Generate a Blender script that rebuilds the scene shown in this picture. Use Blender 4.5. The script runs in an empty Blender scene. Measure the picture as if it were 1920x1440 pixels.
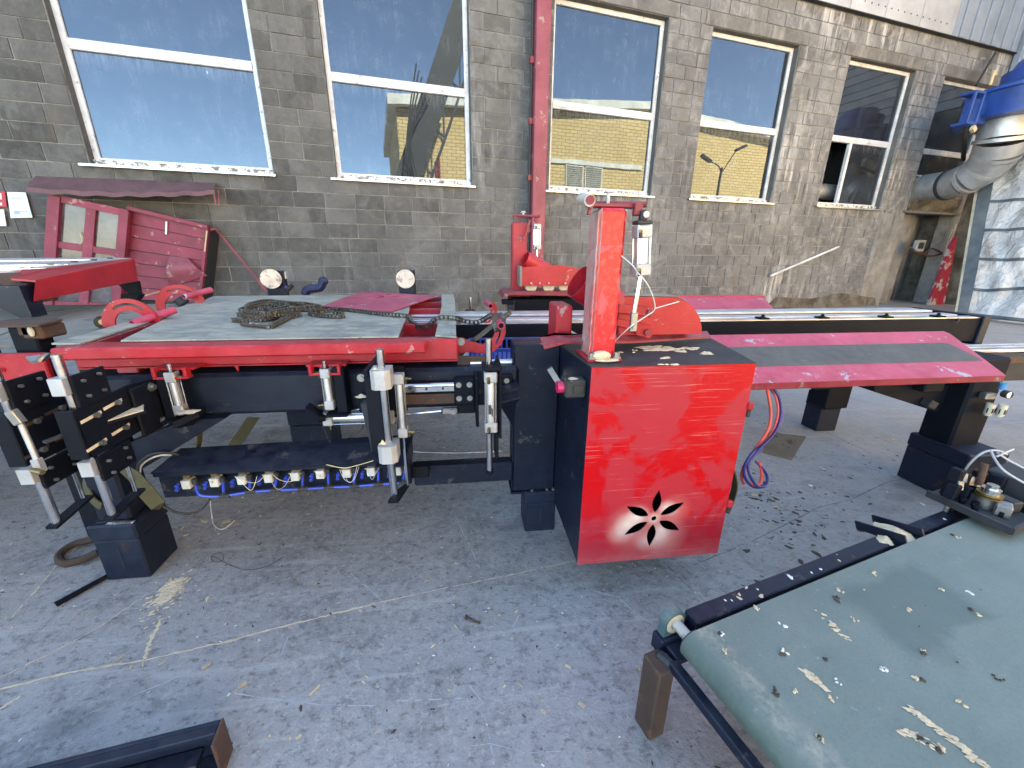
import bpy, bmesh, math, random
from mathutils import Vector, Matrix, geometry
random.seed(7)
R = math.radians
scene = bpy.context.scene
COL = scene.collection

# ------------------------------------------------------------------ camera, sky, sun, exposure
cam_d = bpy.data.cameras.new('camera')
cam_d.sensor_fit = 'HORIZONTAL'
cam_d.sensor_width = 36.0
cam_d.lens = 752.0 / 1920 * 36.0
cam_d.clip_start = 0.05
cam_d.clip_end = 600
cam = bpy.data.objects.new('camera', cam_d)
COL.objects.link(cam)
CR = Vector((0.99284279, -0.11913773, 0.00833022))
CD = Vector((-0.02946379, -0.3119387, -0.94964527))
CF = Vector((0.1157371, 0.94260302, -0.31321633))
CAMP = Vector((0, 0, 1.08))
cam.matrix_world = Matrix(((CR.x, -CD.x, -CF.x, 0), (CR.y, -CD.y, -CF.y, 0), (CR.z, -CD.z, -CF.z, 1.08), (0, 0, 0, 1)))
scene.camera = cam

SUN_EL, SUN_AZ = 40.0, 6.0            # the sun stands behind the block building: this yard is in its shade
world = bpy.data.worlds.new('World')
scene.world = world
world.use_nodes = True
wn = world.node_tree.nodes
sky = wn.new('ShaderNodeTexSky')
sky.sky_type = 'NISHITA'
sky.sun_disc = False
sky.sun_elevation = R(SUN_EL)
sky.sun_rotation = R(SUN_AZ)
sky.air_density = 0.75
sky.altitude = 1200
sky.dust_density = 0.05
sky.ozone_density = 3.0
wn['Background'].inputs['Strength'].default_value = 0.13
world.node_tree.links.new(sky.outputs[0], wn['Background'].inputs['Color'])
sun_d = bpy.data.lights.new('sun', 'SUN')
sun_d.energy = 5.0
sun_d.angle = R(0.5)
sun_d.color = (1.0, 0.965, 0.91)
sun = bpy.data.objects.new('sun', sun_d)
sdir = Vector((math.sin(R(SUN_AZ)) * math.cos(R(SUN_EL)), math.cos(R(SUN_AZ)) * math.cos(R(SUN_EL)), math.sin(R(SUN_EL))))
sun.rotation_euler = (-sdir).to_track_quat('-Z', 'Y').to_euler()
sun.location = (0, 30, 30)
COL.objects.link(sun)
vs = scene.view_settings
vs.view_transform = 'Standard'
vs.look = 'None'
vs.gamma = 1.0
vs.use_curve_mapping = False
vs.exposure = 3.33
vs.use_white_balance = True
vs.white_balance_temperature = 9200
vs.white_balance_tint = 8
scene.cycles.max_bounces = 6
scene.cycles.use_denoising = True

# ------------------------------------------------------------------ node helper and materials
class G:
    def __init__(s, name):
        s.m = bpy.data.materials.new(name)
        s.m.use_nodes = True
        s.t = s.m.node_tree
        s.b = s.t.nodes['Principled BSDF']
        s.co = None
    def n(s, typ, **kw):
        nd = s.t.nodes.new(typ)
        for k, v in kw.items():
            setattr(nd, k, v)
        return nd
    def l(s, a, b):
        s.t.links.new(a, b)
    def set(s, sock, v):
        if hasattr(v, 'is_linked'):
            s.l(v, sock)
        else:
            sock.default_value = v
    def coord(s, kind='obj'):
        if kind == 'world':
            return s.n('ShaderNodeNewGeometry').outputs['Position']
        if s.co is None:
            tc = s.n('ShaderNodeTexCoord')
            oi = s.n('ShaderNodeObjectInfo')
            mu = s.n('ShaderNodeMath', operation='MULTIPLY')
            s.l(oi.outputs['Random'], mu.inputs[0])
            mu.inputs[1].default_value = 37.0
            ad = s.n('ShaderNodeVectorMath', operation='ADD')
            s.l(tc.outputs['Object'], ad.inputs[0])
            s.l(mu.outputs[0], ad.inputs[1])
            s.co = ad.outputs[0]
        return s.co
    def scale(s, vec, sx, sy, sz, rot=(0, 0, 0)):
        mp = s.n('ShaderNodeMapping')
        s.l(vec, mp.inputs[0])
        mp.inputs['Scale'].default_value = (sx, sy, sz)
        mp.inputs['Rotation'].default_value = rot
        return mp.outputs[0]
    def noise(s, sc, det=4, rough=.6, vec=None, dist=0, col=False):
        nd = s.n('ShaderNodeTexNoise')
        s.l(vec if vec is not None else s.coord(), nd.inputs['Vector'])
        nd.inputs['Scale'].default_value = sc
        nd.inputs['Detail'].default_value = det
        nd.inputs['Roughness'].default_value = rough
        nd.inputs['Distortion'].default_value = dist
        return nd.outputs['Color' if col else 'Fac']
    def vor(s, sc, vec=None, feat='F1', out='Distance', rnd=1.0):
        nd = s.n('ShaderNodeTexVoronoi', feature=feat)
        s.l(vec if vec is not None else s.coord(), nd.inputs['Vector'])
        nd.inputs['Scale'].default_value = sc
        nd.inputs['Randomness'].default_value = rnd
        return nd.outputs[out]
    def ramp(s, f, *st):
        nd = s.n('ShaderNodeValToRGB')
        el = nd.color_ramp.elements
        while len(el) < len(st):
            el.new(0.5)
        for e_, (p, c) in zip(el, st):
            e_.position = p
            e_.color = (c, c, c, 1) if not isinstance(c, (tuple, list)) else (*c[:3], 1)
        s.l(f, nd.inputs[0])
        return nd.outputs[0]
    def math(s, op, a, b=0.0, clamp=False):
        nd = s.n('ShaderNodeMath', operation=op)
        nd.use_clamp = clamp
        s.set(nd.inputs[0], a)
        s.set(nd.inputs[1], b)
        return nd.outputs[0]
    def mix(s, f, a, b, mode='MIX'):
        nd = s.n('ShaderNodeMix', data_type='RGBA', blend_type=mode)
        s.set(nd.inputs[0], f)
        s.set(nd.inputs[6], (*a, 1) if isinstance(a, tuple) and len(a) == 3 else a)
        s.set(nd.inputs[7], (*b, 1) if isinstance(b, tuple) and len(b) == 3 else b)
        return nd.outputs[2]
    def bump(s, h, st=.3, d=.01):
        nd = s.n('ShaderNodeBump')
        nd.inputs['Strength'].default_value = st
        nd.inputs['Distance'].default_value = d
        s.l(h, nd.inputs['Height'])
        s.l(nd.outputs[0], s.b.inputs['Normal'])
    def upness(s):
        ge = s.n('ShaderNodeNewGeometry')
        sp = s.n('ShaderNodeSeparateXYZ')
        s.l(ge.outputs['Normal'], sp.inputs[0])
        return s.math('MAXIMUM', sp.outputs[2], 0.0)
    def out(s, col=None, rough=None, metal=None, spec=None):
        if col is not None: s.set(s.b.inputs['Base Color'], (*col, 1) if isinstance(col, tuple) and len(col) == 3 else col)
        if rough is not None: s.set(s.b.inputs['Roughness'], rough)
        if metal is not None: s.set(s.b.inputs['Metallic'], metal)
        if spec is not None: s.set(s.b.inputs['Specular IOR Level'], spec)
        return s.m

def mul(c, k):
    return tuple(min(1, x * k) for x in c)

def painted(name, col, rough=.4, dust=(.30, .28, .25), dustamt=.35, chip=None, chipamt=.0, metal=0.0, sc=6.0, fade=None, scratch=.0, spec=.5, bump=.12, coord='obj'):
    """worn surface: colour drift, dust that settles on upward faces, chips and fine scratches"""
    g = G(name)
    v = g.coord(coord)
    n1 = g.noise(sc, 5, .65, v)
    n2 = g.noise(sc * 5, 5, .7, v)
    n3 = g.noise(sc * 28, 3, .6, v)
    c = g.mix(g.ramp(n1, (.3, 0), (.7, 1)), mul(col, .72), fade if fade else mul(col, 1.25))
    up = g.upness()
    d = g.math('MULTIPLY', g.ramp(n2, (.36, 0), (.72, 1)), g.math('ADD', g.math('MULTIPLY', up, dustamt), dustamt * .30))
    c = g.mix(d, c, dust)
    if chip:
        k = g.ramp(g.noise(sc * 2.3, 6, .72, v), (.62 - chipamt * .2, 0), (.645 - chipamt * .2, 1))
        c = g.mix(k, c, chip)
    if scratch:
        w = g.noise(1.0, 3, .6, g.scale(v, sc * 2, sc * 2, sc * 45, (0.2, .4, .3)))
        k2 = g.math('MULTIPLY', g.ramp(w, (.66, 0), (.70, 1)), scratch)
        c = g.mix(k2, c, dust)
    r = g.math('ADD', g.math('MULTIPLY', n2, .25), rough - .1)
    r = g.math('ADD', r, g.math('MULTIPLY', d, .5), True)
    g.bump(g.math('ADD', n2, g.math('MULTIPLY', n3, .5)), bump, .002)
    return g.out(c, r, metal, spec)

M = {}
M['navy'] = painted('navy_paint', (.0035, .0078, .0205), .38, (.10, .103, .115), .15, (.05, .05, .055), .02, scratch=.18, spec=.28)
M['navy_block'] = painted('navy_block_paint', (.0038, .0098, .0265), .42, (.11, .11, .12), .17, (.035, .024, .022), .06, scratch=.18, spec=.3)
M['black'] = painted('black_paint', (.0035, .0052, .0105), .60, (.055, .060, .070), .14, scratch=.14, spec=.14)
M['darkgrey'] = painted('dark_grey_metal', (.030, .032, .036), .5, (.14, .14, .135), .3, spec=.2)
M['red'] = painted('red_paint', (.40, .005, .014), .32, (.45, .20, .19), .22, (.36, .20, .19), .0, fade=(.47, .018, .032), scratch=.2, spec=.35)
M['red_dark'] = painted('dark_red_paint', (.22, .012, .028), .42, (.36, .22, .2), .35, (.20, .16, .15), .10)
M['red_face'] = painted('clean_red_paint', (.42, .006, .018), .34, (.5, .25, .22), .10, fade=(.46, .010, .026))
M['pink'] = painted('faded_pink_red_paint', (.43, .028, .066), .42, (.50, .30, .33), .22, (.34, .33, .37), .0, fade=(.52, .060, .120), scratch=.3, sc=4, spec=.3)
M['maroon'] = painted('maroon_paint', (.22, .030, .055), .5, (.34, .22, .2), .35, (.30, .2, .17), .03, fade=(.29, .055, .085), sc=3)
M['maroon_wood'] = painted('maroon_boards', (.20, .013, .036), .55, (.30, .17, .16), .25, (.36, .2, .18), .02, fade=(.27, .024, .055), sc=4)
M['rustroof'] = painted('rusty_maroon_sheet', (.10, .022, .030), .55, (.2, .16, .14), .5, (.09, .055, .04), .15, fade=(.15, .05, .06), sc=5)
M['chrome'] = painted('polished_steel', (.62, .62, .63), .17, (.4, .36, .3), .10, metal=1.0, bump=.03)
M['alu'] = painted('aluminium', (.60, .61, .62), .38, (.5, .48, .45), .25, metal=.85, bump=.06)
M['alu_white'] = painted('pale_cast_aluminium', (.40, .41, .42), .5, (.45, .40, .32), .3, metal=.55, sc=12)
M['rail'] = painted('bright_rail_steel', (.66, .66, .66), .36, (.5, .48, .46), .2, metal=.9, scratch=.2)
M['zinc'] = painted('zinc_bolt', (.30, .30, .29), .38, (.3, .27, .2), .3, metal=.85)
M['galv'] = painted('galvanised_sheet', (.46, .48, .50), .40, (.30, .27, .22), .25, metal=.6, fade=(.60, .61, .62), sc=4)
M['brass'] = painted('brass', (.22, .15, .06), .4, (.3, .25, .18), .3, metal=.9)
M['rust'] = painted('rusty_brown_steel', (.045, .024, .017), .7, (.15, .10, .075), .35, (.10, .042, .022), .3, fade=(.075, .038, .026))
M['plate'] = None
M['whitepaint'] = painted('white_frame_paint', (.62, .63, .64), .42, (.45, .43, .40), .35, (.30, .29, .27), .04, sc=5)
M['peel'] = painted('peeling_white_paint', (.62, .62, .61), .6, (.4, .38, .35), .3, (.13, .12, .11), .52, sc=7)
M['siding'] = painted('pale_siding', (.33, .345, .36), .5, (.45, .42, .38), .22, sc=1.2, bump=.05)
M['siding_blue'] = painted('blue_grey_ribbed_sheet', (.20, .24, .29), .42, (.2, .2, .2), .2, sc=1.2)
M['cyan_blue'] = painted('bright_blue_paint', (.005, .048, .24), .34, (.2, .2, .22), .10, fade=(.008, .075, .33), sc=3)
M['plastic_blue'] = painted('blue_plastic', (.018, .06, .34), .42, (.4, .42, .48), .25)
M['tube_blue'] = painted('blue_air_tube', (.012, .055, .48), .3, (.3, .3, .35), .12)
M['hose_red'] = painted('red_hose', (.80, .080, .060), .38, (.5, .4, .35), .1)
M['hose_blue'] = painted('dark_blue_hose', (.012, .018, .16), .35, (.3, .3, .3), .1)
M['sky_blue'] = painted('light_blue_plastic', (.03, .30, .62), .4, (.4, .4, .4), .1)
M['rubber'] = painted('black_rubber', (.014, .014, .015), .55, (.16, .15, .14), .3)
M['cable_grey'] = painted('grey_cable', (.42, .43, .45), .45, (.3, .28, .25), .2)
M['cable_white'] = painted('white_wire', (.66, .66, .64), .45, (.4, .38, .35), .15)
M['cable_yellow'] = painted('yellow_wire', (.62, .52, .22), .45, (.4, .38, .3), .15)
M['cream'] = painted('cream_plastic', (.50, .46, .35), .45, (.45, .4, .3), .25)
M['valve'] = painted('valve_body_grey', (.48, .48, .44), .5, (.3, .26, .2), .45, (.16, .12, .08), .12, sc=14)
M['magenta'] = painted('red_push_button', (.55, .015, .10), .3, (.5, .3, .3), .1)
M['webbing'] = painted('olive_webbing', (.058, .052, .022), .85, (.20, .18, .11), .35, sc=9)
M['webbing_brown'] = painted('brown_sling', (.045, .028, .020), .85, (.14, .11, .08), .3, sc=9)
M['sawdust'] = painted('sawdust', (.62, .50, .33), .9, (.70, .60, .44), .3, sc=30, bump=.5)
M['woodchip'] = painted('wood_chip', (.48, .37, .22), .85, (.6, .52, .4), .4, sc=12)
M['bark'] = painted('bark_scrap', (.060, .045, .033), .9, (.16, .13, .1), .4, sc=14)
M['board'] = painted('weathered_board', (.15, .115, .075), .85, (.24, .21, .17), .35, (.06, .045, .035), .15, sc=8)
M['paper'] = painted('paper', (.66, .70, .76), .6, (.6, .6, .58), .1)
M['ink_blue'] = painted('blue_print', (.16, .24, .50), .6, (.5, .5, .5), .1)
M['ink_red'] = painted('red_print', (.50, .03, .05), .6, (.5, .4, .4), .1)
M['beltgrey'] = painted('grey_tan_sheet', (.19, .18, .145), .7, (.30, .28, .23), .4, (.11, .10, .085), .15, fade=(.25, .24, .20), sc=2.5)
M['strip_grey'] = painted('worn_grey_strip', (.075, .077, .075), .6, (.2, .2, .19), .25, scratch=.3, spec=.25)
M['navy_cast'] = painted('navy_cast_part', (.008, .012, .050), .42, (.2, .2, .22), .2, spec=.3)
M['disc'] = painted('scuffed_disc_steel', (.52, .49, .44), .5, (.62, .5, .42), .4, (.26, .22, .2), .3, metal=.35, sc=12)
M['teal_cast'] = painted('teal_bearing_paint', (.045, .115, .130), .42, (.42, .38, .28), .3, (.3, .26, .18), .08)
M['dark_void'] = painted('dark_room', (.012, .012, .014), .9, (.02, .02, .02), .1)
M['chain'] = painted('oily_chain_steel', (.075, .068, .060), .42, (.17, .15, .12), .35, (.30, .29, .27), .10, metal=.55, sc=24)
M['canister'] = painted('white_gauge_face', (.75, .75, .73), .4, (.6, .58, .5), .1)
M['gantry'] = painted('dark_gantry_steel', (.018, .02, .024), .6, (.1, .1, .1), .2)
M['fascia'] = painted('pale_fascia', (.62, .60, .55), .6, (.4, .38, .34), .3, sc=1)

def make_plate():
    g = G('worn_table_steel')
    v = g.coord('world')
    n1 = g.noise(3.0, 6, .7, v)
    n2 = g.noise(9.0, 6, .75, g.scale(v, 1, 2.2, 1))
    n3 = g.noise(60, 4, .6, v)
    c = g.mix(g.ramp(n1, (.35, 0), (.65, 1)), (.235, .240, .200), (.33, .33, .275))
    c = g.mix(g.math('MULTIPLY', g.ramp(n2, (.48, 0), (.55, 1)), .8), c, (.44, .43, .34))
    c = g.mix(g.math('MULTIPLY', g.ramp(g.noise(6, 5, .7, g.scale(v, 1.6, .7, 1)), (.53, 0), (.60, 1)), .45), c, (.15, .17, .20))
    c = g.mix(g.math('MULTIPLY', g.ramp(g.noise(34, 4, .7, v), (.66, 0), (.70, 1)), .7), c, (.55, .53, .46))
    w = g.noise(1.0, 3, .6, g.scale(v, 8, 110, 8, (0, 0, .5)))
    c = g.mix(g.math('MULTIPLY', g.ramp(w, (.62, 0), (.68, 1)), .45), c, (.45, .47, .5))
    g.bump(n3, .15, .002)
    return g.out(c, g.math('ADD', g.math('MULTIPLY', n2, .3), .38), .25)
M['plate'] = make_plate()

def make_blockmat():
    g = G('concrete_block_face')
    v = g.coord('world')
    oi = g.n('ShaderNodeObjectInfo')
    at = g.n('ShaderNodeAttribute', attribute_name='tone')
    rnd = g.math('FRACT', g.math('ADD', oi.outputs['Random'], at.outputs['Fac']))
    n1 = g.noise(1.1, 5, .65, v)
    n2 = g.noise(14, 6, .75, v)
    n3 = g.noise(70, 4, .7, v)
    sp = g.n('ShaderNodeSeparateXYZ'); g.l(v, sp.inputs[0])
    base = g.mix(rnd, (.066, .063, .059), (.135, .131, .124))
    # block tone shifts from dark brown-grey to a paler, cooler grey towards the right
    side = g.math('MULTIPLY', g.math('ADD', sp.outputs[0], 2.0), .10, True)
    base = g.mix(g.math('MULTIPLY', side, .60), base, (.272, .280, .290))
    base = g.mix(g.math('MULTIPLY', g.ramp(n1, (.42, 0), (.66, 1)), .55), base, (.036, .034, .030))
    base = g.mix(g.math('MULTIPLY', g.ramp(n2, (.44, 0), (.70, 1)), .26), base, (.175, .172, .163))
    base = g.mix(g.math('MULTIPLY', g.ramp(g.noise(6.5, 5, .75, v), (.52, 0), (.70, 1)), .38), base, (.034, .032, .029))
    # lime runs: narrow, drawn out downwards
    st = g.noise(1.0, 4, .7, g.scale(v, 9, 9, .9))
    st2 = g.noise(.55, 3, .6, v)
    k = g.math('MULTIPLY', g.ramp(st, (.50, 0), (.68, 1)), g.ramp(st2, (.45, 0), (.64, 1)))
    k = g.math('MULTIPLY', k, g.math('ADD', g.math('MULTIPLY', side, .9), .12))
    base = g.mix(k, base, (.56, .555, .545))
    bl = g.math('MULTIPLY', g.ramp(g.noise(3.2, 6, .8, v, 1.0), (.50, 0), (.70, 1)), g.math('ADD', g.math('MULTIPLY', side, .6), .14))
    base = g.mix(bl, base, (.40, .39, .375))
    ru = g.math('MULTIPLY', g.ramp(g.noise(1.0, 3, .6, g.scale(v, 2.2, 2.2, .5)), (.66, 0), (.78, 1)), .55)
    base = g.mix(ru, base, (.19, .125, .075))
    base = g.mix(g.math('MULTIPLY', g.ramp(n3, (.58, 0), (.68, 1)), .5), base, (.035, .034, .032))
    hgt = g.math('ADD', n2, g.math('MULTIPLY', n3, .8))
    g.bump(hgt, .55, .006)
    return g.out(base, .92, 0.0, .25)
M['block'] = make_blockmat()

def make_mortar():
    g = G('mortar')
    v = g.coord('world')
    n = g.noise(3, 5, .7, v)
    n2 = g.noise(40, 4, .7, v)
    sp = g.n('ShaderNodeSeparateXYZ'); g.l(v, sp.inputs[0])
    c = g.mix(g.ramp(n, (.35, 0), (.65, 1)), (.13, .127, .12), (.34, .335, .32))
    c = g.mix(g.ramp(n2, (.5, 0), (.75, 1)), c, (.16, .155, .145))
    g.bump(n2, .5, .004)
    return g.out(c, .95, 0, .2)
M['mortar'] = make_mortar()

def make_concrete_trim(name, a, b, stain):
    g = G(name)
    v = g.coord('world')
    n = g.noise(2.5, 6, .7, v)
    n2 = g.noise(25, 5, .7, v)
    c = g.mix(g.ramp(n, (.35, 0), (.65, 1)), a, b)
    s = g.noise(1.0, 4, .65, g.scale(v, 5, 5, 1.1))
    c = g.mix(g.math('MULTIPLY', g.ramp(s, (.52, 0), (.68, 1)), .7), c, stain)
    c = g.mix(g.math('MULTIPLY', g.ramp(n2, (.56, 0), (.72, 1)), .5), c, mul(a, .6))
    g.bump(g.math('ADD', n, n2), .5, .008)
    return g.out(c, .92, 0, .25)
M['lintel'] = make_concrete_trim('lintel_concrete', (.10, .098, .093), (.19, .186, .178), (.30, .29, .275))
M['plaster'] = make_concrete_trim('stained_plaster', (.17, .168, .162), (.30, .298, .29), (.085, .058, .042))
M['reveal'] = make_concrete_trim('reveal_plaster', (.075, .075, .072), (.12, .118, .113), (.16, .155, .148))
M['rubble'] = make_concrete_trim('broken_concrete', (.075, .062, .048), (.22, .205, .18), (.05, .033, .022))

def make_ground():
    g = G('worn_yard_concrete')
    v = g.coord('world')
    big = g.noise(.55, 5, .6, v, .3)
    mid = g.noise(2.6, 6, .72, v, .4)
    fin = g.noise(17, 6, .75, v)
    gr = g.noise(120, 4, .7, v)
    c = g.mix(g.ramp(big, (.32, 0), (.66, 1)), (.278, .273, .262), (.365, .358, .344))
    c = g.mix(g.math('MULTIPLY', g.ramp(mid, (.50, 0), (.66, 1)), .55), c, (.125, .123, .121))
    c = g.mix(g.math('MULTIPLY', g.ramp(g.noise(5.5, 6, .8, v, .8), (.54, 0), (.68, 1)), .42), c, (.38, .368, .345))
    c = g.mix(g.math('MULTIPLY', g.ramp(fin, (.52, 0), (.62, 1)), .48), c, (.120, .116, .108))
    c = g.mix(g.math('MULTIPLY', g.ramp(g.noise(48, 5, .75, v), (.52, 0), (.61, 1)), .72), c, (.40, .385, .355))
    c = g.mix(g.math('MULTIPLY', g.ramp(g.noise(31, 5, .75, g.scale(v, 1, 1.6, 1, (0, 0, .7))), (.54, 0), (.63, 1)), .60), c, (.090, .088, .084))
    # old tyre prints: short dark bars in two rows
    tw = g.scale(v, 5.2, 9.0, 1, (0, 0, .55))
    tyre = g.math('MULTIPLY', g.ramp(g.vor(1.0, tw, 'F1', 'Distance', .55), (.25, 1), (.42, 0)), g.ramp(g.noise(1.1, 3, .5, v), (.50, 0), (.62, 1)))
    c = g.mix(g.math('MULTIPLY', tyre, .42), c, (.10, .10, .102))
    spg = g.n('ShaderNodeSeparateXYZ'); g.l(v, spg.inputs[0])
    rt = g.math('MULTIPLY', g.math('SUBTRACT', spg.outputs[0], .4), .45, True)  # sunlit bounce painted into the concrete colour: paler and tanner towards the right
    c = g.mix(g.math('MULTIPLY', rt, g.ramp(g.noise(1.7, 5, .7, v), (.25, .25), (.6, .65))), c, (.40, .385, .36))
    # drag marks: drawn out along two directions
    s1 = g.noise(1.0, 5, .7, g.scale(v, 1.6, 18, 1, (0, 0, .35)))
    s2 = g.noise(1.0, 5, .7, g.scale(v, 20, 2.0, 1, (0, 0, .9)))
    c = g.mix(g.math('MULTIPLY', g.ramp(s1, (.56, 0), (.66, 1)), .55), c, (.44, .43, .41))
    c = g.mix(g.math('MULTIPLY', g.ramp(s2, (.60, 0), (.72, 1)), .38), c, (.085, .086, .09))
    # tan dust
    c = g.mix(g.math('MULTIPLY', g.ramp(g.noise(1.5, 5, .75, v), (.55, 0), (.72, 1)), .38), c, (.31, .275, .215))
    # pits and pale specks
    sp = g.vor(42, v)
    k = g.math('MULTIPLY', g.ramp(sp, (.07, 1), (.15, 0)), g.ramp(g.noise(7, 3, .6, v), (.5, 0), (.6, 1)))
    c = g.mix(g.math('MULTIPLY', k, .85), c, (.045, .042, .040))
    sp2 = g.vor(23, g.scale(v, 1, 1.7, 1, (0, 0, .6)))
    k2 = g.math('MULTIPLY', g.ramp(sp2, (.06, 1), (.12, 0)), g.ramp(g.noise(3.1, 3, .6, v), (.5, 0), (.62, 1)))
    c = g.mix(g.math('MULTIPLY', k2, .75), c, (.44, .42, .37))
    c = g.mix(g.math('MULTIPLY', g.ramp(gr, (.55, 0), (.7, 1)), .3), c, (.10, .10, .10))
    # hair cracks
    h = g.math('ADD', g.math('MULTIPLY', fin, .7), g.math('ADD', g.math('MULTIPLY', gr, .35), g.math('MULTIPLY', mid, .8)))
    g.bump(h, .6, .008)
    r = g.math('ADD', g.math('MULTIPLY', mid, .35), .45)
    return g.out(c, r, 0, .4)
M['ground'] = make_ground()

def make_glass():
    g = G('dusty_window_glass')
    v = g.coord('world')
    d = g.noise(3.5, 5, .7, v)
    dr = g.noise(1.0, 4, .7, g.scale(v, 14, 14, 1.2))
    k = g.math('MULTIPLY', g.ramp(d, (.45, 0), (.75, 1)), g.ramp(dr, (.45, .2), (.7, 1)))
    c = g.mix(g.math('ADD', .03, g.math('MULTIPLY', k, .20)), (.010, .012, .015), (.32, .34, .37))
    g.b.inputs['IOR'].default_value = 1.95
    g.b.inputs['Specular Tint'].default_value = (.66, .85, 1.0, 1)
    sp = g.n('ShaderNodeSeparateXYZ'); g.l(v, sp.inputs[0])
    below = g.math('SUBTRACT', 1.0, g.math('MULTIPLY', g.math('ABSOLUTE', g.math('SUBTRACT', sp.outputs[2], 3.06)), 7.5), True)
    drip = g.ramp(g.noise(1.0, 4, .8, g.scale(v, 26, 26, 1.5)), (.42, 0), (.62, 1))
    c = g.mix(g.math('MULTIPLY', g.math('MULTIPLY', below, drip), .30), c, (.25, .26, .28))
    spk = g.ramp(g.vor(2.2, g.scale(v, 1, 1, .45)), (.012, 1), (.020, 0))
    c = g.mix(g.math('MULTIPLY', spk, .8), c, (.45, .45, .45))
    g.bump(g.noise(1.1, 2, .5, v), .05, .02)
    return g.out(c, g.math('MULTIPLY', k, .015), 0, .5)
M['glass'] = make_glass()
def make_glass2():
    g = G('dirty_kiosk_glass')
    v = g.coord('world')
    d = g.noise(5, 5, .7, v)
    c = g.mix(g.ramp(d, (.35, 0), (.7, 1)), (.05, .042, .048), (.13, .115, .125))
    return g.out(c, .12, 0, .4)
M['glass2'] = make_glass2()

def make_belt():
    g = G('green_conveyor_belt')
    v = g.coord('obj')
    n1 = g.noise(2.2, 5, .6, v)
    n2 = g.noise(8, 5, .7, v)
    n3 = g.noise(240, 3, .6, v)
    c = g.mix(g.ramp(n1, (.3, 0), (.7, 1)), (.120, .165, .140), (.185, .232, .198))
    c = g.mix(g.math('MULTIPLY', g.ramp(n2, (.5, 0), (.72, 1)), .35), c, (.235, .25, .20))
    tr = g.noise(1.0, 4, .6, g.scale(v, 1.3, 9, 1, (0, 0, -.3)))
    c = g.mix(g.math('MULTIPLY', g.ramp(tr, (.55, 0), (.75, 1)), .30), c, (.28, .28, .22))
    c = g.mix(g.math('MULTIPLY', g.ramp(g.noise(4, 5, .7, v), (.58, 0), (.7, 1)), .45), c, (.06, .095, .09))
    c = g.mix(g.math('MULTIPLY', g.ramp(g.noise(60, 4, .7, v), (.64, 0), (.7, 1)), .5), c, (.36, .36, .3))
    c = g.mix(g.math('MULTIPLY', g.ramp(n3, (.45, 0), (.7, 1)), .22), c, (.05, .08, .075))
    # a damp darker rectangle and the dusty band along the nose
    sp = g.n('ShaderNodeSeparateXYZ'); g.l(g.n('ShaderNodeTexCoord').outputs['Object'], sp.inputs[0])
    wob = g.math('MULTIPLY', g.math('SUBTRACT', g.noise(9, 4, .6, v), .5), .10)
    dx = g.math('ABSOLUTE', g.math('SUBTRACT', g.math('ADD', sp.outputs[0], wob), .56))
    dy = g.math('ABSOLUTE', g.math('SUBTRACT', g.math('ADD', sp.outputs[1], wob), -.13))
    mx = g.math('MAXIMUM', g.math('DIVIDE', dx, .17), g.math('DIVIDE', dy, .085))
    c = g.mix(g.math('MULTIPLY', g.ramp(mx, (.75, 1), (1.0, 0)), .55), c, (.070, .105, .090))
    nb = g.math('ABSOLUTE', g.math('SUBTRACT', g.math('ADD', sp.outputs[0], wob), .035))
    c = g.mix(g.math('MULTIPLY', g.ramp(nb, (.0, .75), (.035, 0)), g.ramp(g.noise(40, 5, .75, v), (.4, 0), (.62, 1))), c, (.36, .34, .26))
    ed = g.math('MULTIPLY', g.math('SUBTRACT', .02, sp.outputs[0]), 30, True)
    c = g.mix(g.math('MULTIPLY', ed, g.ramp(n2, (.3, .35), (.6, .8))), c, (.045, .075, .065))
    g.bump(g.math('ADD', n3, g.math('MULTIPLY', n2, .5)), .22, .0015)
    return g.out(c, g.math('ADD', g.math('MULTIPLY', n2, .3), .40), 0, .45)
M['belt'] = make_belt()

def make_tarp():
    g = G('weathered_tarp')
    v = g.coord('world')
    n1 = g.noise(1.6, 6, .68, v)
    n2 = g.noise(9, 5, .7, v)
    st = g.noise(1.0, 5, .7, g.scale(v, 2.5, 2.5, .7))
    c = g.mix(g.ramp(n1, (.36, 0), (.60, 1)), (.46, .45, .43), (.76, .74, .71))
    c = g.mix(g.math('MULTIPLY', g.ramp(st, (.56, 0), (.70, 1)), .8), c, (.21, .15, .095))
    c = g.mix(g.math('MULTIPLY', g.ramp(n2, (.56, 0), (.72, 1)), .5), c, (.16, .15, .135))
    cr = g.noise(5.5, 4, .55, g.scale(v, 1, 1, .6), 1.2)
    g.bump(g.math('ADD', g.math('MULTIPLY', cr, 3.0), n2), .9, .03)
    return g.out(c, .55, 0, .4)
M['tarp'] = make_tarp()
M['strap_grey'] = painted('grey_green_strap', (.10, .125, .14), .7, (.3, .3, .28), .2)
M['oldred'] = painted('flaking_red_panel', (.30, .012, .045), .55, (.4, .3, .3), .2, (.36, .37, .40), .42, sc=2.0)

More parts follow.
